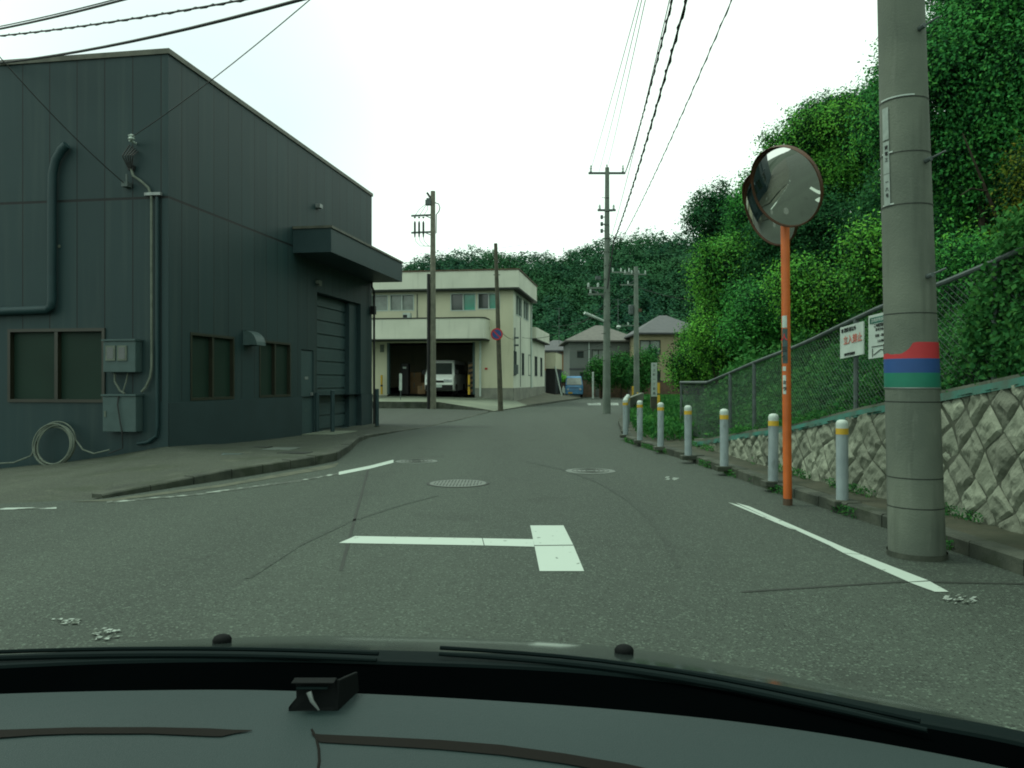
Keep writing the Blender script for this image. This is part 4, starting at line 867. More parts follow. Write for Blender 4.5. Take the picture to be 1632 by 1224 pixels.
# ------------------------------------------------------------------ stone retaining wall, coping strip, fence
WB = [(4.35, -6), (4.2, 1), (3.98, 5), (3.92, 7.1), (3.70, 8.2), (3.62, 9.5), (3.52, 11.5), (3.38, 14.3), (3.36, 15)]      # x as a function of y
WBy = [(y, x) for x, y in WB]
def wx(y): return interp(WBy, y)
WT = [(-6, 2.7), (1, 1.95), (6.05, 1.30), (7.15, 1.15), (7.75, 1.04), (8.7, .90), (10.3, .64), (12, .445), (14.3, .14), (15, .10)]
def wt(y): return interp(WT, y)
RW = thing('retaining_wall', (0, 0, 0), 'rough stone retaining wall of slanting blocks beside the kerb', 'wall')
rng = np.random.default_rng(3); rr = random.Random(12); sw_, sh_ = .21, .36
jit = {}
def lat(i, j):
    if (i, j) not in jit: jit[(i, j)] = ((i+.12*j)*sw_+(i % 2)*0+rr.uniform(-.045, .045), (j*.5+(i % 2)*.0)*sh_*1.0+rr.uniform(-.05, .05))
    return jit[(i, j)]
# diamond-leaning courses: cell corners (i,j),(i+1,j+1),(i,j+2),(i-1,j+1)
def node(i, j):
    if (i, j) not in jit: jit[(i, j)] = (i*sw_*1.08+rr.uniform(-.075, .075), j*.20+rr.uniform(-.055, .055))
    return jit[(i, j)]
stn = MB(); NS = 10
def wpt(s, h, d):      # s = y along the wall, h = height, d = proud of the wall
    return (wx(s)-d+.06*h, s, .10+h)
for i in range(-30, 95):
    for j in range(-1, 16):
        if (i+j) % 2: continue
        c = [node(i, j), node(i+1, j+1), node(i, j+2), node(i-1, j+1)]
        cy_ = sum(p[0] for p in c)/4*.78; 
        if cy_ > 14.2 or cy_ < -3: continue
        top = wt(cy_)-.10
        if c[0][1] > top: continue
        bulge = rr.uniform(.010, .026); tx, ty = rr.uniform(-.014, .014), rr.uniform(-.018, .018); sd_ = rr.uniform(0, 50); base = len(stn.v)
        for a in range(NS):
            for b in range(NS):
                u, v = a/(NS-1), b/(NS-1); g0 = .014; uu, vv = g0+(1-2*g0)*u, g0+(1-2*g0)*v
                s = ((1-uu)*(1-vv)*c[0][0]+uu*(1-vv)*c[1][0]+uu*vv*c[2][0]+(1-uu)*vv*c[3][0])*.78; h = (1-uu)*(1-vv)*c[0][1]+uu*(1-vv)*c[1][1]+uu*vv*c[2][1]+(1-uu)*vv*c[3][1]
                e = min(u, 1-u, v, 1-v); k = min(1, e*5)**.6
                d = k*(bulge+.022*noise.noise(Vector((s*6, h*6, sd_)))+.034*noise.noise(Vector((s*13, h*14, sd_)))+tx*(u-.5)*2+ty*(v-.5)*2)
                h = max(-.12, min(h, wt(s)-.10)); stn.v.append(wpt(s, h, max(.0, d) if e > 0 else -.010))
        for a in range(NS-1):
            for b in range(NS-1): q = base+a*NS+b; stn.f.append((q, q+NS, q+NS+1, q+1))
o = stn.build('stone_facing', 'stone', RW)
m_ = MB(); ysx = [-6+.5*k for k in range(43)]
for k in range(len(ysx)-1):
    a, b = ysx[k], ysx[k+1]; m_.add([(wx(a)-.004, a, -.1), (wx(b)-.004, b, -.1), (wx(b)+.06*wt(b), b, wt(b)-.01), (wx(a)+.06*wt(a), a, wt(a)-.01), (wx(b)+.5, b, wt(b)-.01), (wx(a)+.5, a, wt(a)-.01)], [(0, 1, 2, 3), (3, 2, 4, 5)])
m_.build('mortar_bed', 'mortar', RW)
tq = MB(); lip = MB()
for k in range(len(ysx)-1):
    a, b = ysx[k], ysx[k+1]
    def q(y, d, z): return (wx(y)+.06*wt(y)+d, y, wt(y)+z)
    if True:
        tq.add([q(a, -.03, -.02), q(b, -.03, -.02), q(b, -.01, .055), q(a, -.01, .055), q(b, .12, .06), q(a, .12, .06)], [(0, 1, 2, 3), (3, 2, 4, 5)])
    lip.add([q(a, .12, .0), q(b, .12, .0), q(b, .12, .11), q(a, .12, .11), q(b, .34, .12), q(a, .34, .12)], [(0, 1, 2, 3), (3, 2, 4, 5)])
tq.build('waterproof_strip', 'turquoise', RW); lip.build('coping', 'concrete', RW)
FN = thing('chainlink_fence', (0, 0, 0), 'green grey chain link fence on posts above the stone wall', 'fence')
FH = 1.06
def fb(y): return Vector((wx(min(y, 14.5))+.06*wt(min(y, 15))+.22+(.02*(y-14.5) if y > 14.5 else 0), y, (wt(y) if y < 14.5 else .12)+.10))
fy = [-3.0, -1, 1, 3, 4.9, 6.85, 8.95, 12.1, 13.2, 16.9]
rail = MB().tube([fb(-3+.5*k)+Vector((0, 0, FH)) for k in range(41)], .027, 8); rail.build('top_rail', 'galv', FN, smooth=True)
for y in fy: MB().tube([fb(y)-Vector((0, 0, .2)), fb(y)+Vector((0, 0, FH))], .03, 8).build('fence_post', 'galv', FN, smooth=True)
ms = MB(); st_ = .065; yy = -3.0
def wire2(p, q, r=.0022):
    d = (q-p).normalized(); x = d.cross(Vector((1, 0, 0))).normalized()*r; z = Vector((r, 0, 0))
    ms.add([p+x, p+z-x*.5, p-z-x*.5, q+x, q+z-x*.5, q-z-x*.5], [(0, 1, 4, 3), (1, 2, 5, 4), (2, 0, 3, 5)])
lo_y, hi_y = 1.0, 16.9
k = lo_y-FH
while k < hi_y+FH:
    for sgn in (1, -1):
        pts = []
        for t_ in (0, .25, .5, .75, 1):
            y = k+sgn*FH*t_*1.0
            if lo_y <= y <= hi_y: pts.append(fb(y)+Vector((0, 0, FH*t_)))
        for a, b in zip(pts, pts[1:]): wire2(a, b)
    k += st_
ms.build('wire_mesh', 'galv', FN)
# notices on the fence
def notice(ya, yb, zc_, h, label, cat='sign'):
    pa, pb = fb(ya), fb(yb); t = thing('fence_sign', ((pa.x+pb.x)/2-.05, (ya+yb)/2, zc_), label, cat)
    t.rotation_euler = (0, 0, math.atan2(yb-ya, pb.x-pa.x)+math.pi); wd = (pb-pa).length     # local +x runs from far to near, local -y... faces the road
    return t, wd
def board(ya, yb, za, zb, h, label):
    t, wd = notice(ya, yb, 0, h, label); t.location.z = (za+zb)/2; sl = (za-zb)
    s_ = MB(); x = wd/2
    s_.prism([(-x, 0, -h/2-sl/2), (x, 0, -h/2+sl/2), (x, 0, h/2+sl/2), (-x, 0, h/2-sl/2)], (0, -.012, 0)); s_.build('board', 'white', t)
    return t, wd, sl
def line(t, body, x, z, size, m, sl, wd, bold=0):
    text_obj('lettering', body, size, facing((x, -.016, z+sl*x/wd), (wd, 0, sl), (0, 0, 1)), MATS[m], t, bold)
T1, wd1, sl1 = board(8.67, 9.19, 1.785, 1.748, .365, 'white plate with red writing on the fence left of the pole')
line(T1, '■ 関係者以外', -.06, .13, .055, 'black', sl1, wd1, .001); line(T1, '立入禁止', .03, .01, .105, 'faded_red', sl1, wd1, .002); line(T1, '河川管理事務所', -.04, -.15, .035, 'black', sl1, wd1, .001)
T2, wd2, sl2 = board(8.0, 8.56, 1.81, 1.78, .47, 'white and green notice plate on the fence half hidden by the thick pole')
x = wd2/2; MB().prism([(-x+.03, -.014, .14-sl2*.45), (x-.03, -.014, .14+sl2*.45), (x-.03, -.014, .205+sl2*.45), (-x+.03, -.014, .205-sl2*.45)], (0, -.002, 0)).build('green_band', 'turquoise', T2)
line(T2, '急傾斜地崩壊危険区域', -.0, .17, .045, 'white', sl2, wd2); line(T2, 'この区域内の行為は', .0, .11, .04, 'black', sl2, wd2, .001); line(T2, '許可が必要です', -.02, .065, .036, 'black', sl2, wd2); line(T2, '区域・面積', -.06, -.0, .036, 'black', sl2, wd2); line(T2, '土木事務所', -.03, -.06, .034, 'black', sl2, wd2)
for (xa, za, xb, zb) in ((-.22, -.11, .22, -.11), (-.18, -.2, -.05, -.15), (-.05, -.15, .1, -.18), (-.2, -.13, -.2, -.22)):
    MB().bar((xa, -.016, za+sl2*xa/wd2), (xb, -.016, zb+sl2*xb/wd2), .003, .008).build('map_line', 'iron_dark', T2)

# ------------------------------------------------------------------ bank behind the fence
def bank_z(x, y):
    edge = fb(min(max(y, -6), 60)).x+.12 if y < 17 else max(3.9, .225*y+.1)
    b = (wt(y) if y < 14.5 else .12)+.08; d = x-edge
    if d < 0: return b-.25
    return b+min(d*.62, 3.2+d*.22)+.25*noise.noise(Vector((x*.35, y*.35, 0)))*min(1, d)
hs = MB(); gx = [3.2+.35*i for i in range(40)]+[17.5+2*i for i in range(25)]; gy = [-12+.6*j for j in range(112)]
for y in gy:
    for x in gx: hs.v.append((x+ (wx(min(max(y, -6), 15))-3.4), y, bank_z(x+(wx(min(max(y, -6), 15))-3.4), y)))
for j in range(len(gy)-1):
    for i in range(len(gx)-1):
        a = j*len(gx)+i
        if all(bank_z(hs.v[q][0], hs.v[q][1]) > -1 for q in (a,)): hs.f.append((a, a+1, a+1+len(gx), a+len(gx)))
# keep only the faces behind the fence line
def behind(q): x, y, z = hs.v[q]; return x > (fb(min(y, 17)).x+.0 if y < 17 else .225*y)
hs.f = [f for f in hs.f if sum(behind(q) for q in f) >= 3]
tag(hs.build('hillside', MATS['grass_earth'], smooth=True), kind='structure')
# undergrowth on the bank: leaves nobody could count
rng = np.random.default_rng(11)
def bank_leaves(n, ylo, yhi, dlo, dhi, size, hgt, seed):
    rng = np.random.default_rng(seed); per = 9; k = n//per; out = []
    ys_ = rng.uniform(ylo, yhi, k); ds = dlo+(dhi-dlo)*rng.random(k)**1.3; C_ = np.zeros((k, 3)); N_ = np.zeros((k, 3))
    for i in range(k):
        y = ys_[i]; e = fb(min(y, 17)).x+.1 if y < 17 else .225*y+.1; x = e+ds[i]
        lump = .55+.45*noise.noise(Vector((x*.9, y*.9, 3))); zz = bank_z(x, y); h = hgt*max(.12, lump)*rng.random()**.6*min(1, .35+ds[i]*.8)
        C_[i] = (x, y, zz+h); N_[i] = (-.55, -.1, .8)
    CC = np.repeat(C_, per, 0)+rng.normal(0, .075, (k*per, 3)); return leaf_quads(rng, CC, np.repeat(N_, per, 0), size, .6, .7)
V = bank_leaves(130000, 2.5, 17, -.02, 3.4, .065, .8, 1); tag(quads('undergrowth', V, LU), 'bright green undergrowth covering the bank behind the fence', 'undergrowth', kind='stuff')
V = bank_leaves(60000, 16, 42, -.05, 4.5, .12, 1.3, 2); tag(quads('undergrowth', V, LU), 'green bushes covering the bank beyond the end of the fence', 'undergrowth', kind='stuff')
V = bank_leaves(30000, 2, 22, 2.4, 7, .13, 1.1, 3); tag(quads('undergrowth', V, LU), 'darker undergrowth on the upper bank beneath the trees', 'undergrowth', kind='stuff')
# vines hanging through the fence on the right and weeds along the wall foot
def vines(n, seed):
    rng = np.random.default_rng(seed); C_ = []
    while len(C_) < n//7:
        y = rng.uniform(4.0, 7.5); t_ = rng.random()*1.28; d = 1.0
        edge = 1.25-1.2*max(0, (y-6.75))/.7
        if t_ > edge+.12*noise.noise(Vector((y*3, t_*3, 0))): continue
        b = fb(y); C_.append((b.x-rng.uniform(-.25, .05)-.16*noise.noise(Vector((y*2.2, t_*2.5, 7))), y, b.z+t_*FH*1.04))
    C_ = np.repeat(np.array(C_), 7, 0); C_ += rng.normal(0, .06, C_.shape); N_ = np.tile(np.array([[-.6, -.3, .5]]), (len(C_), 1)); return leaf_quads(rng, C_, N_, .052, .75, .9)
tag(quads('fence_vines', vines(46000, 5), LU), 'leafy vines overgrowing the right end of the chain link fence', 'vine', kind='stuff')
def weeds(n, seed):
    rng = np.random.default_rng(seed); C_ = np.zeros((n, 3)); s = rng.random(n)
    for i in range(n):
        if s[i] < .35: y = rng.uniform(6, 17); x = interp([(b, a) for a, b in RK], y)-abs(rng.normal(0, .03)); z = .01
        elif s[i] < .7: y = rng.uniform(4, 14.5); x = wx(y)-abs(rng.normal(0, .05))-.04; z = .125
        else: y = rng.choice([9.6, 10.6, 12.4, 7.9])+rng.normal(0, .3); x = wx(y)+.06*wt(y)+rng.uniform(0, .2); z = wt(y)+.1
        c = noise.noise(Vector((y*1.7, x*2, 0)))
        C_[i] = (x, y, z+(rng.random()*.09 if c > .0 else -.05))
    return leaf_quads(rng, C_, np.tile(np.array([[-.3, -.3, .8]]), (n, 1)), .035, .4, .8)
tag(quads('weeds', weeds(9000, 6), LU), 'small weeds and leaf litter along the kerb and wall foot', 'weeds', kind='stuff')
def verge_grass(n, seed):
    rng = np.random.default_rng(seed); y = rng.uniform(15.5, 50, n)**1.0; x0 = np.array([interp([(b, a) for a, b in RK], q) for q in y]); x = x0+.3+rng.random(n)*1.5*(1+(y-15)*.04); C_ = np.stack([x, y, .15+rng.random(n)*.35], 1)
    return leaf_quads(rng, C_, np.tile(np.array([[-.5, -.6, .3]]), (n, 1)), .16, .3, .7)
tag(quads('verge_grass', verge_grass(20000, 8), LU), 'tall fresh grass growing behind the bollards', 'grass', kind='stuff')

# ------------------------------------------------------------------ trees
def tree(name, c, rad, n, size, m, label, seed, base=None, nl=16, group='broadleaf trees on the bank', inner=.34, tw=.17, lump=(.28, .50), per=22):
    c = Vector(c); rng = np.random.default_rng(seed); rr = random.Random(seed)
    b = Vector((base if base else (c.x+rr.uniform(-.3, .3), c.y+rr.uniform(-.3, .3), 0))); b.z = bank_z(b.x, b.y)-.2 if base is None or len(base) < 3 else base[2]
    t = thing(name, b, label, 'tree', group); L_ = []
    rad = Vector(rad); nl = int(nl*.72)
    for i in range(nl):
        d = Vector((rr.gauss(0, 1), rr.gauss(0, 1), rr.gauss(0, 1))).normalized()*rr.uniform(.35, .82); k = rr.uniform(*lump)
        p = Vector((c.x+d.x*rad.x, c.y+d.y*rad.y, c.z+d.z*rad.z))-b; L_.append((*p, rad.x*k, rad.y*k, rad.z*k*.9))
    L_.append((*(c-b), rad.x*.6, rad.y*.6, rad.z*.6)); nb = len(L_)
    for i in range(nl*7):      # sprays standing out of the crown surface
        q = L_[rr.randrange(nb)]; d = Vector((rr.gauss(0, 1), rr.gauss(0, 1), rr.gauss(.25, 1))).normalized()*rr.uniform(.85, 1.12); k = rr.uniform(.09, .20)
        L_.append((q[0]+d.x*q[3], q[1]+d.y*q[4], q[2]+d.z*q[5], rad.x*k, rad.y*k, rad.z*k*.75))
    tk = MB(); h = c.z-b.z; top = c-b; r0 = max(.08, h*.022)
    tk.tube([Vector((0, 0, 0)), top*.35+Vector((.06*h*.3, 0, 0)), top*.7, top+Vector((0, 0, rad.z*.4))], [r0, r0*.8, r0*.55, r0*.2], 8)
    for i in range(min(nl, 10)):
        q = Vector(L_[i][:3]); s = top*rr.uniform(.4, .9); tk.tube([s, s.lerp(q, .5)+Vector((0, 0, -.1)), q], [r0*.35, r0*.22, r0*.08], 6)
    tk.build('trunk', 'bark', t, smooth=True)
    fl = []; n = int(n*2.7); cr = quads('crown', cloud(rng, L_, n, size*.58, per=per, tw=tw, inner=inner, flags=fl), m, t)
    cr.data.materials.append(LI); cr.data.polygons.foreach_set('material_index', fl[0]); return t  # inner leaves get the colour with crown shade painted in
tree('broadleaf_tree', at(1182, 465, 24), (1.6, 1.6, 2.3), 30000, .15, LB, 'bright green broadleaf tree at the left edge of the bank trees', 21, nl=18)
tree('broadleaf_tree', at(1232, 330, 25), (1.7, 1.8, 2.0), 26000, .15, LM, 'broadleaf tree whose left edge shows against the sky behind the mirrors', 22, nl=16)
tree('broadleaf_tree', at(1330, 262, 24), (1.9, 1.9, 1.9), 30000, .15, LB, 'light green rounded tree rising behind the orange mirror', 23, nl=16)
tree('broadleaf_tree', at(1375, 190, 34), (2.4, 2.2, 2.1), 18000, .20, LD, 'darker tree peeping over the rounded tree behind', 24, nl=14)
tree('broadleaf_tree', at(1300, 430, 22), (2.2, 1.6, 2.4), 26000, .15, LD, 'dark shaded tree behind the orange post', 25, nl=18)  # dark leaf colour paints in the shadow under the canopy
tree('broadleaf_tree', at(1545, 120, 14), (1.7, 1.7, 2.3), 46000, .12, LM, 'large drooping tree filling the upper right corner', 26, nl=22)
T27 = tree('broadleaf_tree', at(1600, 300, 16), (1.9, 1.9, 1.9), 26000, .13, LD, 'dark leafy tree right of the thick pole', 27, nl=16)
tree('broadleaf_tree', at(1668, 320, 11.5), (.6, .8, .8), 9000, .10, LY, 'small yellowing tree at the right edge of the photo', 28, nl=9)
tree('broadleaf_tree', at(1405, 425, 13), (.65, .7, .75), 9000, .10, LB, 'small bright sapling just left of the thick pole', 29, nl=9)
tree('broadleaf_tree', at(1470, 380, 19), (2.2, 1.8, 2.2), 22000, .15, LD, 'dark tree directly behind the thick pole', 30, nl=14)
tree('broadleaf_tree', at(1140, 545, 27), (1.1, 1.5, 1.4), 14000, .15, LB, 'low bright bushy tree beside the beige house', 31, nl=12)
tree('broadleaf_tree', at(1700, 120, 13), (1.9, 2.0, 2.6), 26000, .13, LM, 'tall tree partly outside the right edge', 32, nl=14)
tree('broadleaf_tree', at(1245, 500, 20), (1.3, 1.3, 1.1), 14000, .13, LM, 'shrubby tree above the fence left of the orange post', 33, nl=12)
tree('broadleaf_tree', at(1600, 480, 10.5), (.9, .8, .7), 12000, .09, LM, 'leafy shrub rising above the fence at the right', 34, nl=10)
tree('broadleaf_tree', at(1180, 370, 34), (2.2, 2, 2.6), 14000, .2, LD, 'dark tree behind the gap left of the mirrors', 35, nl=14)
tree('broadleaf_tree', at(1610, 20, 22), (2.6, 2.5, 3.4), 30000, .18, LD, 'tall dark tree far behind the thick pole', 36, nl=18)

MB().tube([at(1618, 440, 13.4)-T27.location, at(1598, 370, 13.2)-T27.location, at(1566, 290, 13.0)-T27.location, at(1534, 212, 13.0)-T27.location], [.045, .035, .025, .01], 7).tube([at(1572, 305, 13.0)-T27.location, at(1548, 300, 12.8)-T27.location, at(1530, 312, 12.7)-T27.location], [.018, .012, .006], 6).build('bare_limb', 'bark', T27, smooth=True)
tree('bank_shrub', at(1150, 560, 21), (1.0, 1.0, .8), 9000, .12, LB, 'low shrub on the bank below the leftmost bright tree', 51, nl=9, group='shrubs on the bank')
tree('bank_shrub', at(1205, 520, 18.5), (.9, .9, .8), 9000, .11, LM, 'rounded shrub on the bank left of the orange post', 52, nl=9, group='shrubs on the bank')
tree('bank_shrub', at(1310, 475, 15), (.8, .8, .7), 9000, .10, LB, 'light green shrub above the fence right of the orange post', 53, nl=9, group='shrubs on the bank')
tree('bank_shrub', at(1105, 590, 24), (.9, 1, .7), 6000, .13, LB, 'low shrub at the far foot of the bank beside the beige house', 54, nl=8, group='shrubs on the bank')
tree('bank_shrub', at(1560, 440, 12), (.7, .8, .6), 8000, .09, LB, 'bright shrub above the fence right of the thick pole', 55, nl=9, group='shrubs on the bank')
# ------------------------------------------------------------------ wooded hill beyond
RDG = [(-900, 500), (0, 470), (400, 450), (560, 446), (650, 425), (700, 416), (745, 408), (800, 419), (850, 417), (905, 411), (925, 397), (965, 390), (1000, 394), (1013, 393), (1030, 380), (1060, 374), (1100, 379), (1130, 382), (1300, 340), (1500, 300), (2400, 280)]
def ss(x): x = min(1, max(0, x)); return x*x*(3-2*x)
def hill_z(x, y):
    u = x/y*F+U0; zt = H+(V0-interp(RDG, u))/F*150-6.2
    return -.1+(zt)*ss((y-84)/62)-max(0, y-165)*.15+1.5*noise.noise(Vector((x*.04, y*.04, 0)))*ss((y-90)/30)
hl = MB(); hx = [-170+5*i for i in range(73)]; hy = [80+5*j for j in range(26)]
for y in hy:
    for x in hx: hl.v.append((x, y, hill_z(x, y)))
for j in range(len(hy)-1):
    for i in range(len(hx)-1): a = j*len(hx)+i; hl.f.append((a, a+1, a+1+len(hx), a+len(hx)))
tag(hl.build('hill', MATS['grass_earth'], smooth=True), kind='structure')
rr = random.Random(77); lumps = []
def in_view(x, y): u = x/y*F+U0; return 520 < u < 1240
for k in range(3000):
    y = rr.uniform(88, 160); u = rr.uniform(480, 1260); x = (u-U0)/F*y; z = hill_z(x, y); r_ = rr.uniform(3.4, 6.6)
    if len(lumps) > 520: break
    lumps.append((x, y, z+r_*.12, r_, r_, r_*rr.uniform(.8, 1.0)))
rng = np.random.default_rng(7)
tag(quads('forest', cloud(rng, lumps, 900000, .36, per=10, tw=.26, inner=.0, wide=.8), LF), 'dense green forest covering the hill beyond the houses', 'forest', kind='stuff')

# ------------------------------------------------------------------ houses at the end
def hip_house(name, x0, x1, y0, y1, ze, zr, wm, rm, label, windows, ov=.45, trim='white'):
    t = thing(name, ((x0+x1)/2, (y0+y1)/2, 0), label, 'house'); a, b = (x1-x0)/2, (y1-y0)/2
    m_ = MB(); F_ = lambda s, z, d: (s, -b+d, z); wallgrid(m_, -a, a, 0, ze, [w_[:4] for w_ in windows], F_, .12)
    m_.poly([(a, -b, 0), (a, b, 0), (a, b, ze), (a, -b, ze)]); m_.poly([(-a, -b, 0), (-a, b, 0), (-a, b, ze), (-a, -b, ze)]); m_.build('wall', wm, t)
    r_ = MB(); A, B = a+ov, b+ov; rl = max(.3, A-B*.9); q = [(-A, -B, ze), (A, -B, ze), (A, B, ze), (-A, B, ze), (-rl, 0, zr), (rl, 0, zr)]
    r_.add(q, [(0, 1, 5, 4), (1, 2, 5), (2, 3, 4, 5), (3, 0, 4)]); r_.add([(p[0], p[1], ze-.12) for p in q[:4]]+q[:4], [(3, 2, 1, 0), (0, 1, 5, 4), (1, 2, 6, 5), (2, 3, 7, 6), (3, 0, 4, 7)]); r_.build('roof', rm, t)
    for w_ in windows: window_part(t, F_, *w_[:4], .09, 'iron_dark', w_[4], w_[5], .06, proud=-.03)
    return t
gh = hip_house('house', 4.85, 10.6, 66, 74, 4.75, 6.3, 'grey_siding', 'roof_grey', 'grey two storey house with hipped roof at the end of the road',
          [(-2.25, -1.7, 3.3, 3.9, 'glass', 1), (-1.0, .1, 2.95, 4.0, 'curtain_glass', 2), (-2.0, -1.3, .6, 2.1, 'glass', 1), (-.5, .0, .7, 2.0, 'glass', 1), (1.6, 2.1, 2.9, 3.8, 'glass', 1), (.75, 1.5, .1, 2.4, 'glass', 1)])
MB().tube([(-1.25, -4.08, 0), (-1.25, -4.08, 4.6)], .05, 6).build('downpipe', 'white', gh); MB().box(-2.9, 2.9, -4.04, -4.003, 2.28, 2.42).build('belt_course', 'roof_dark', gh)
MB().box(.9, 3.2, -5.6, -4.0, 2.5, 2.62).box(3.0, 3.1, -5.5, -5.4, 0, 2.5).build('porch_roof', 'roof_grey', gh)
bh = hip_house('house', 9.9, 15.0, 60.5, 69, 5.05, 6.75, 'beige_siding', 'roof_dark', 'beige two storey house with dark hipped roof',
          [(-2.6, -1.0, 3.35, 4.5, 'curtain_glass', 2), (.55, 1.75, 3.4, 4.6, 'curtain_glass', 2), (.5, 1.8, .5, 2.2, 'curtain_glass', 2), (-2.2, -1.0, .5, 2.1, 'glass', 2)])
MB().box(.45, 1.9, -4.6, -4.27, 2.25, 2.4).build('window_awning', 'roof_dark', bh)
dh = hip_house('house', 2.2, 7.0, 78, 85, 4.4, 5.6, 'brown_siding', 'roof_dark', 'brown house with a dark grey roof behind the cream building', [(-1.2, -.2, 2.9, 3.8, 'glass', 2), (1.0, 1.9, 2.9, 3.8, 'glass', 1)])
MB().box(-2.45, 2.45, -3.6, -3.502, .0, 2.4).build('lower_cladding', 'grey_siding', dh)
# shed beside the cream building
t = thing('garage_shed', (2.42, 57.5, .3), 'low flat shed with cream fascia and black shutter', 'shed', rz=AZ); MB().box(0.02, .78, 0, 5, 1.95, 3.15).build('fascia', 'cream', t); MB().box(.05, .74, .05, 5, -.4, 1.948).build('shutter', 'black', t); MB().box(0, .82, -.05, 5.05, 3.152, 3.21).build('roof', 'roof_dark', t)
t = thing('leaning_pole', (3.20, 57.2, .1), 'white pole leaning against the black shed shutter', 'pole'); MB().tube([(.45, 0, .0), (-.05, .1, 2.3)], .05, 8).build('rod', 'white', t); MB().lathe([(.08, 0), (.08, .03)], c=(.45, 0, 0), n=10).build('foot', 'galv', t)
# garden walls
def gwall(x0, x1, y, h, label, m='brick_wall'):
    t = thing('garden_wall', ((x0+x1)/2, y, 0), label, 'wall'); a = (x1-x0)/2; MB().box(-a, a, -.08, .08, -.05, h).build('wall', m, t); MB().box(-a-.02, a+.02, -.11, .11, h+.001, h+.06).build('coping', 'kerb_concrete', t)
gwall(3.2, 4.3, 62.0, 1.2, 'dark garden wall left of the blue microvan'); gwall(5.6, 6.9, 65, 1.4, 'brown garden wall right of the blue microvan'); gwall(7.0, 9.3, 63, 1.3, 'brown garden wall beneath the hedge'); gwall(9.5, 13.5, 59.5, 1.3, 'brown garden wall in front of the beige house')
t = thing('motor_scooter', (3.95, 60.5, 0), 'small white scooter parked by the leaning pole', 'scooter'); wheel(t, 0, -.5, .22, .1); wheel(t, 0, .5, .22, .1)
MB().tube([(0, -.5, .25), (0, -.4, .6), (0, -.3, .95)], .05, 6).tube([(0, -.35, .35), (0, .1, .3), (0, .5, .55), (0, .7, .75)], .10, 8).box(-.12, .12, -.45, -.36, .3, .8).build('body', 'white', t); MB().box(-.12, .12, .05, .65, .68, .78).build('seat', 'black', t, bevel=.02); MB().tube([(-.3, -.25, 1.0), (.3, -.25, 1.0)], .02, 6).build('handlebar', 'black', t)
def shrub(c, r, n, m, label, seed, cat='shrub', name='garden_shrub', size=.16):
    c = Vector(c); t = thing(name, (c.x, c.y, 0), label, cat); rr = random.Random(seed); L_ = []
    for i in range(9): d = Vector((rr.gauss(0, 1), rr.gauss(0, 1), rr.gauss(0, 1))).normalized()*.55; L_.append((d.x*r[0], d.y*r[1], c.z+d.z*r[2], r[0]*.5, r[1]*.5, r[2]*.5))
    quads('foliage', cloud(np.random.default_rng(seed), L_, n, size, per=12, tw=.15), m, t); MB().tube([(0, 0, 0), (.05, 0, c.z*.6), (0, 0, c.z)], [.08, .06, .03], 6).tube([(0, 0, c.z*.4), (r[0]*.4, 0, c.z)], [.04, .02], 6).build('stem', 'bark', t)
shrub(at(958, 595, 60), (1.3, .8, 1.3), 5000, LU, 'green hedge shrub left of the grey pole before the grey house', 41)
shrub(at(990, 592, 60), (1.6, .8, 1.4), 6000, LU, 'broad green hedge shrub between the two grey poles', 42)
shrub(at(1024, 588, 56), (1.0, .8, 1.5), 5000, LU, 'green shrub in front of the beige house', 43)
shrub(at(1041, 578, 57), (.4, .4, 1.3), 2500, LD, 'narrow dark conifer before the beige house', 44)
shrub(at(888, 605, 64), (.7, .6, .7), 1800, LB, 'small light shrub between the shed and the grey house', 45)
for (u, vb, vt, Y, lb) in ((891, 538, 490, 79, 'thin television aerial mast above the brown house'), (985, 525, 476, 69, 'thin television aerial mast above the grey house')):
    p = at(u, vb, Y); t = thing('aerial_mast', (p.x, p.y, p.z-.6), lb, 'aerial'); h = (vb-vt)/F*Y+.6; MB().tube([(0, 0, 0), (0, 0, h)], .03, 6).build('mast', 'galv', t); MB().bar((-.5, 0, h-.1), (.5, 0, h-.1), .03, .03).bar((-.3, -.3, h-.35), (-.3, .3, h-.35), .02, .02).build('antenna', 'galv', t)

# ------------------------------------------------------------------ overhead wires
def wire(p, q, r, label, sag=.0, tw=False, n=14):
    p, q = Vector(p), Vector(q); pts = []
    for k in range(n+1): s = k/n; a = p.lerp(q, s); a.z -= sag*4*s*(1-s); pts.append(a)
    b = MB().tube([a-p for a in pts], r, 6)
    if tw:
        N_ = 130; b.tube([(p.lerp(q, k/N_)-p)+Vector((math.cos(k*1.5), 0, math.sin(k*1.5)))*r*1.6-Vector((0, 0, sag*4*(k/N_)*(1-k/N_))) for k in range(N_+1)], r*.6, 5)
    o = b.build('power_cable', 'wire'); o.location = p; return tag(o, label, 'cable', 'overhead wires')
def toward(u0, v0, Y0, u1, v1, Y1):   # from the far point, through the photo point (u1,v1), extended to depth Y1
    A = at(u0, v0, Y0); 
    # straight line in space whose picture passes (u1,v1): choose the end on the same picture line
    s = 1.0; k = (Y0/Y1); u = u0+(u1-u0)*k*.5; v = v0+(v1-v0)*k*.5
    return A, at(u, v, Y1)
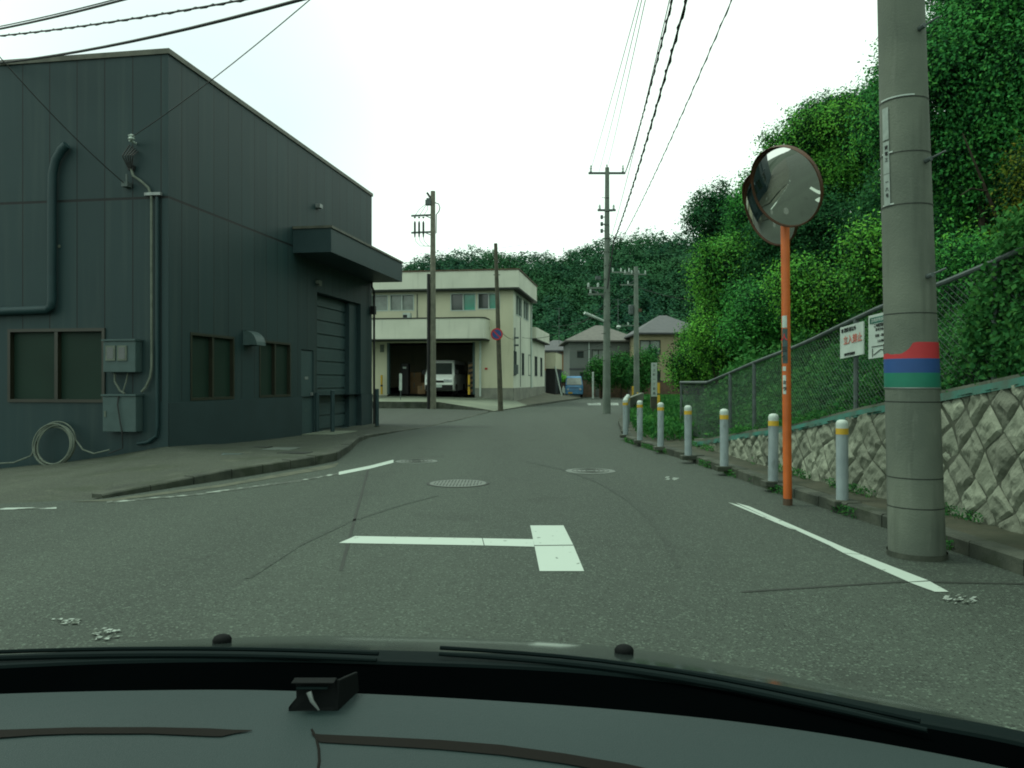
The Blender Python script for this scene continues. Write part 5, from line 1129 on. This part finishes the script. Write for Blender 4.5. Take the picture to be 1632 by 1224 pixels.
for (u0, v0, u1, v1, r, sg_, tw_, lb) in (
        (996, 276, 1066, 0, .015, .3, True, 'thick twisted cable from the right end of the top crossarm, overhead'),
        (940, 276, 1016, 0, .007, .1, False, 'thin wire from the left end of the top crossarm, overhead'),
        (955, 273, 1021, 0, .007, .1, False, 'thin wire from the left insulator of the top crossarm, overhead'),
        (968, 266, 1027, 0, .007, .1, False, 'thin wire from the pole top pin, overhead'),
        (978, 385, 1087, 0, .019, .35, True, 'thickest black cable rising from mid height of the tall pole'),
        (972, 385, 1062, 0, .008, .3, False, 'thin wire beside the thickest black cable'),
        (988, 387, 1157, 0, .010, .3, True, 'rightmost beaded cable rising toward the thick utility pole')):
    A, B = toward(u0, v0, 31.9, u1, v1, 6.4); wire(A, B, r, lb, sg_, tw_)
wire(at(978, 385, 31.9), at(968, 460, 31.7), .03, 'black cable dropping down the side of the tall pole', 0); wire(at(968, 460, 31.8), at(952, 445+20, 45), .02, 'black cable running back from the tall pole to the hill side', .2)
for (u0, v0, Y0, u1, v1, Y1, r, tw_, lb) in (
        (-120, 62, 20, 420, -70, 12, .012, False, 'uppermost thin wire crossing the top left corner'), (-120, 66, 20, 420, -66, 12, .022, False, 'thicker wire just under the uppermost one at top left'),
        (-120, 66, 19, 560, -34, 11, .016, True, 'twisted cable crossing above the dark workshop'), (-30, 103, 14.6, 640, -47, 8, .020, False, 'thick black cable passing over the workshop roof edge')):
    wire(at(u0, v0, Y0), at(u1, v1, Y1), r, lb, .15, tw_)
q = Vector((CX, CY, 0))+Matrix.Rotation(AZ, 3, 'Z') @ Vector((-.56, -.2, 5.5)); wire(q, at(760, -240, 7.5), .007, 'service wire from the white insulator up to the right', .15)
q = Vector((CX, CY, 0))+Matrix.Rotation(AZ, 3, 'Z') @ Vector((-.74, -.1, 4.72)); wire(q, at(-60, 20, 11.5), .008, 'thin stay wire slanting across the workshop front', .12)
wire(at(1010, 455, 50), at(1110, 478, 60), .02, 'wire leaving the rear pole to the right', .2); wire(at(1010, 470, 50), at(880, 520, 56), .015, 'wire from the rear pole down to the cream building', .5)
wire(at(800, 530, 34.5), at(826, 537, 46), .012, 'service wire from the wooden pole to the cream building', .2); wire(at(828, 537, 46), at(962, 490, 31.9), .012, 'service wire from the cream building to the tall pole', .5); wire(at(905, 556, 66), at(965, 545, 31.9), .012, 'service wire from the grey house to the tall pole', .3)
wire(at(791, 396, 34.5), at(1020, 340, 90), .006, 'faint wire from the top of the wooden pole', .5)

# ------------------------------------------------------------------ our car: dashboard, cowl, bonnet
CAR = thing('car', (0, .9, 0), 'car we look out of, with grey dashboard, black cowl and dark bonnet', 'car')
def cub(pts, x):   # Catmull-Rom through (x,y) samples
    n = len(pts)
    for i in range(n-1):
        if x <= pts[i+1][0] or i == n-2:
            a, b = pts[i], pts[i+1]; t_ = (x-a[0])/(b[0]-a[0]); m0 = (b[1]-(pts[i-1][1] if i else a[1]))/(b[0]-(pts[i-1][0] if i else a[0])); m1 = ((pts[i+2][1] if i+2 < n else b[1])-a[1])/((pts[i+2][0] if i+2 < n else b[0])-a[0]); h = b[0]-a[0]
            return (2*t_**3-3*t_**2+1)*a[1]+(t_**3-2*t_**2+t_)*h*m0+(-2*t_**3+3*t_**2)*b[1]+(t_**3-t_**2)*h*m1
DE = [(-300, 1118), (0, 1106), (200, 1101), (400, 1100), (600, 1107), (800, 1118), (1000, 1133), (1200, 1154), (1400, 1184), (1632, 1230), (1900, 1300)]
CE = [(-300, 1062), (0, 1044), (184, 1036), (400, 1033), (600, 1036), (900, 1047), (1100, 1068), (1300, 1103), (1450, 1132), (1632, 1166), (1900, 1235)]
def curve_w(E, z, u): v = cub(E, u); Y = (H-z)*F/(v-V0); return Vector(((u-U0)/F*Y, Y, z))
us = [-300+25*k for k in range(89)]; DZ, CZ = .97, .88
off_ = Vector((0, .9, 0))
d_ = MB(); rows = 14
for u in us:
    e = curve_w(DE, DZ, u)
    prf = [(.016, -.05), (.014, -.012), (.008, -.003), (.0, .0)]+[(-.055*k, .0-.0009*k*k) for k in range(1, 12)]
    for dy, dz in prf: d_.v.append((e.x*(1+dy*.15), e.y+dy-off_.y, e.z+dz))
npf = 15
for i in range(len(us)-1):
    for j in range(npf-1): a = i*npf+j; d_.f.append((a, a+1, a+1+npf, a+npf))
DB = d_.build('dashboard', 'dash', CAR, smooth=True)
c_ = MB(); f_ = MB()
for u in us:
    e = curve_w(DE, DZ, u); c = curve_w(CE, CZ, u); k0 = Vector((e.x, e.y+.008, e.z-.05))
    for q_ in (k0-Vector((0, 0, .04)), k0.lerp(c, .5)+Vector((0, 0, -.002)), k0.lerp(c, .74)+Vector((0, 0, .004))): f_.v.append(tuple(q_-off_))
    for q_ in (k0.lerp(c, .72)-Vector((0, 0, .01)), k0.lerp(c, .745)+Vector((0, 0, .008)), k0.lerp(c, .78)+Vector((0, 0, .008)), k0.lerp(c, .84)+Vector((0, 0, .003)), k0.lerp(c, .88)+Vector((0, 0, .005)), c+Vector((0, -.02, .006)), c, c-Vector((0, -.01, .05))): c_.v.append(tuple(q_-off_))
for i in range(len(us)-1):
    for j in range(2): a = i*3+j; f_.f.append((a, a+1, a+4, a+3))
    for j in range(7): a = i*8+j; c_.f.append((a, a+1, a+9, a+8))
f_.build('windscreen_base', 'frit_shaded', CAR, smooth=True); c_.build('cowl', 'cowl', CAR, smooth=True)
def bon(u, y):
    c = curve_w(CE, CZ, u); x = c.x*(1+.06*y); return Vector((x, c.y+.012+y, CZ-.006-.17*y-.26*y*y-.05*max(0, abs(x)-.2)**2*(1 if x > 0 else .6)))
b_ = MB(); ny = 26
for u in us:
    for j in range(ny): b_.v.append(tuple(bon(u, j/(ny-1)*1.0)-off_))
for i in range(len(us)-1):
    for j in range(ny-1): a = i*ny+j; b_.f.append((a, a+1, a+1+ny, a+ny))
b_.build('bonnet', 'car_paint', CAR, smooth=True)
for u, y in ((315, .10), (1012, .11)):
    q_ = bon(u, y)-off_; MB().lathe([(.0155, -.008), (.016, .006), (.013, .011), (.006, .014)], c=q_, n=14).build('washer_nozzle', 'rubber_black', CAR, smooth=True)
# wipers lying in the cowl
def wiper(ua, ub, k, label=None):
    pts = []
    for i in range(13):
        u = ua+(ub-ua)*i/12; e = curve_w(DE, DZ, u); c = curve_w(CE, CZ, u); kk = k[0]+(k[1]-k[0])*i/12; pts.append(Vector((e.x, e.y+.008, e.z-.05)).lerp(c, kk)+Vector((0, 0, .012))-off_)
    o = MB().tube(pts, [.003+.002*math.sin(math.pi*i/12) for i in range(13)], 8).build('wiper', 'wiper', CAR, smooth=True)
    MB().tube([p+Vector((0, .015, .004)) for p in pts], .003, 6).build('blade', 'cowl', o, smooth=True)
wiper(1480, 700, (.62, .84)); wiper(600, -260, (.72, .86))
# grooves of the dash lids (dark inset strips)
def groove(rows_, name='dash_groove'):
    g_ = MB()
    for u, va, vb in rows_:
        for v in (va, vb): p = P(u, v, DZ+.0015); g_.v.append(tuple(Vector((p.x, p.y, 0))+Vector((0, 0, dash_z(u, p.y)+.0012))-off_))
    for i in range(len(rows_)-1): g_.f.append((2*i, 2*i+2, 2*i+3, 2*i+1))
    return g_.build(name, 'dash_gap', CAR)
def dash_z(u, Y):
    # height of the dash surface in the ray column u at depth Y
    e = curve_w(DE, DZ, u); k = max(0, (e.y-Y)/.055); return DZ-.0009*k*k
groove([(-200, 1172, 1184), (0, 1159, 1170), (60, 1157, 1166), (120, 1155, 1164), (240, 1154.5, 1163.5), (330, 1156, 1167), (352, 1157, 1167.5), (372, 1158, 1163.5), (402, 1158.5, 1159.3)])
groove([(496, 1163.5, 1164.2), (510, 1165, 1176), (600, 1169, 1181), (700, 1174, 1187), (800, 1182, 1196), (900, 1195, 1209), (1000, 1211, 1226), (1100, 1232, 1248), (1200, 1256, 1274), (1300, 1284, 1304)])
sm = MB(); pts = []
for u, v in ((497, 1165), (504, 1177), (508, 1192), (509, 1208), (506, 1224), (500, 1245)): p = P(u, v, DZ-.003); pts.append(Vector((p.x, p.y, dash_z(u, p.y)+.0005))-off_)
sm.tube(pts, .0012, 6).build('seam', 'dash_gap', CAR)
# small black bracket standing on the dash
q_ = P(505, 1132, DZ); HB = thing('phone_holder', (q_.x, q_.y, DZ-.001), 'small black plastic holder standing on the dashboard', 'holder')
w2 = 46/F*q_.y; hh = 48/F*q_.y
MB().prism([(-w2*.98, 0, 0), (w2*.62, 0, 0), (w2*.62, .002, .004), (w2*.70, .003, hh*.35), (w2*.55, .006, hh*.95), (-w2*.78, .006, hh*.95), (-w2*.74, .003, hh*.4), (-w2*.98, .0, .004)], (0, .006, 0)).build('back_plate', 'rubber_black', HB)
MB().prism([(w2*.60, .0, 0), (w2*.60, .008, hh*.95), (w2*.95, .05, hh*.70), (w2*1.0, .05, 0)], (.004, 0, 0)).build('side_arm', 'rubber_black', HB, bevel=.001)
MB().box(-w2*.86, w2*.62, -.004, .010, hh*.95, hh*1.0).build('top_lip', 'rubber_black', HB, bevel=.001); MB().box(-w2*.66, w2*.40, -.006, .0, hh*.80, hh*.84).build('slot', 'wiper', HB)
MB().tube([(-w2*.22, -.006, hh*.72), (-w2*.10, -.008, hh*.45), (w2*.1, -.004, hh*.1)], [.0028, .002, .001], 8).build('lever', 'steel', HB, smooth=True)
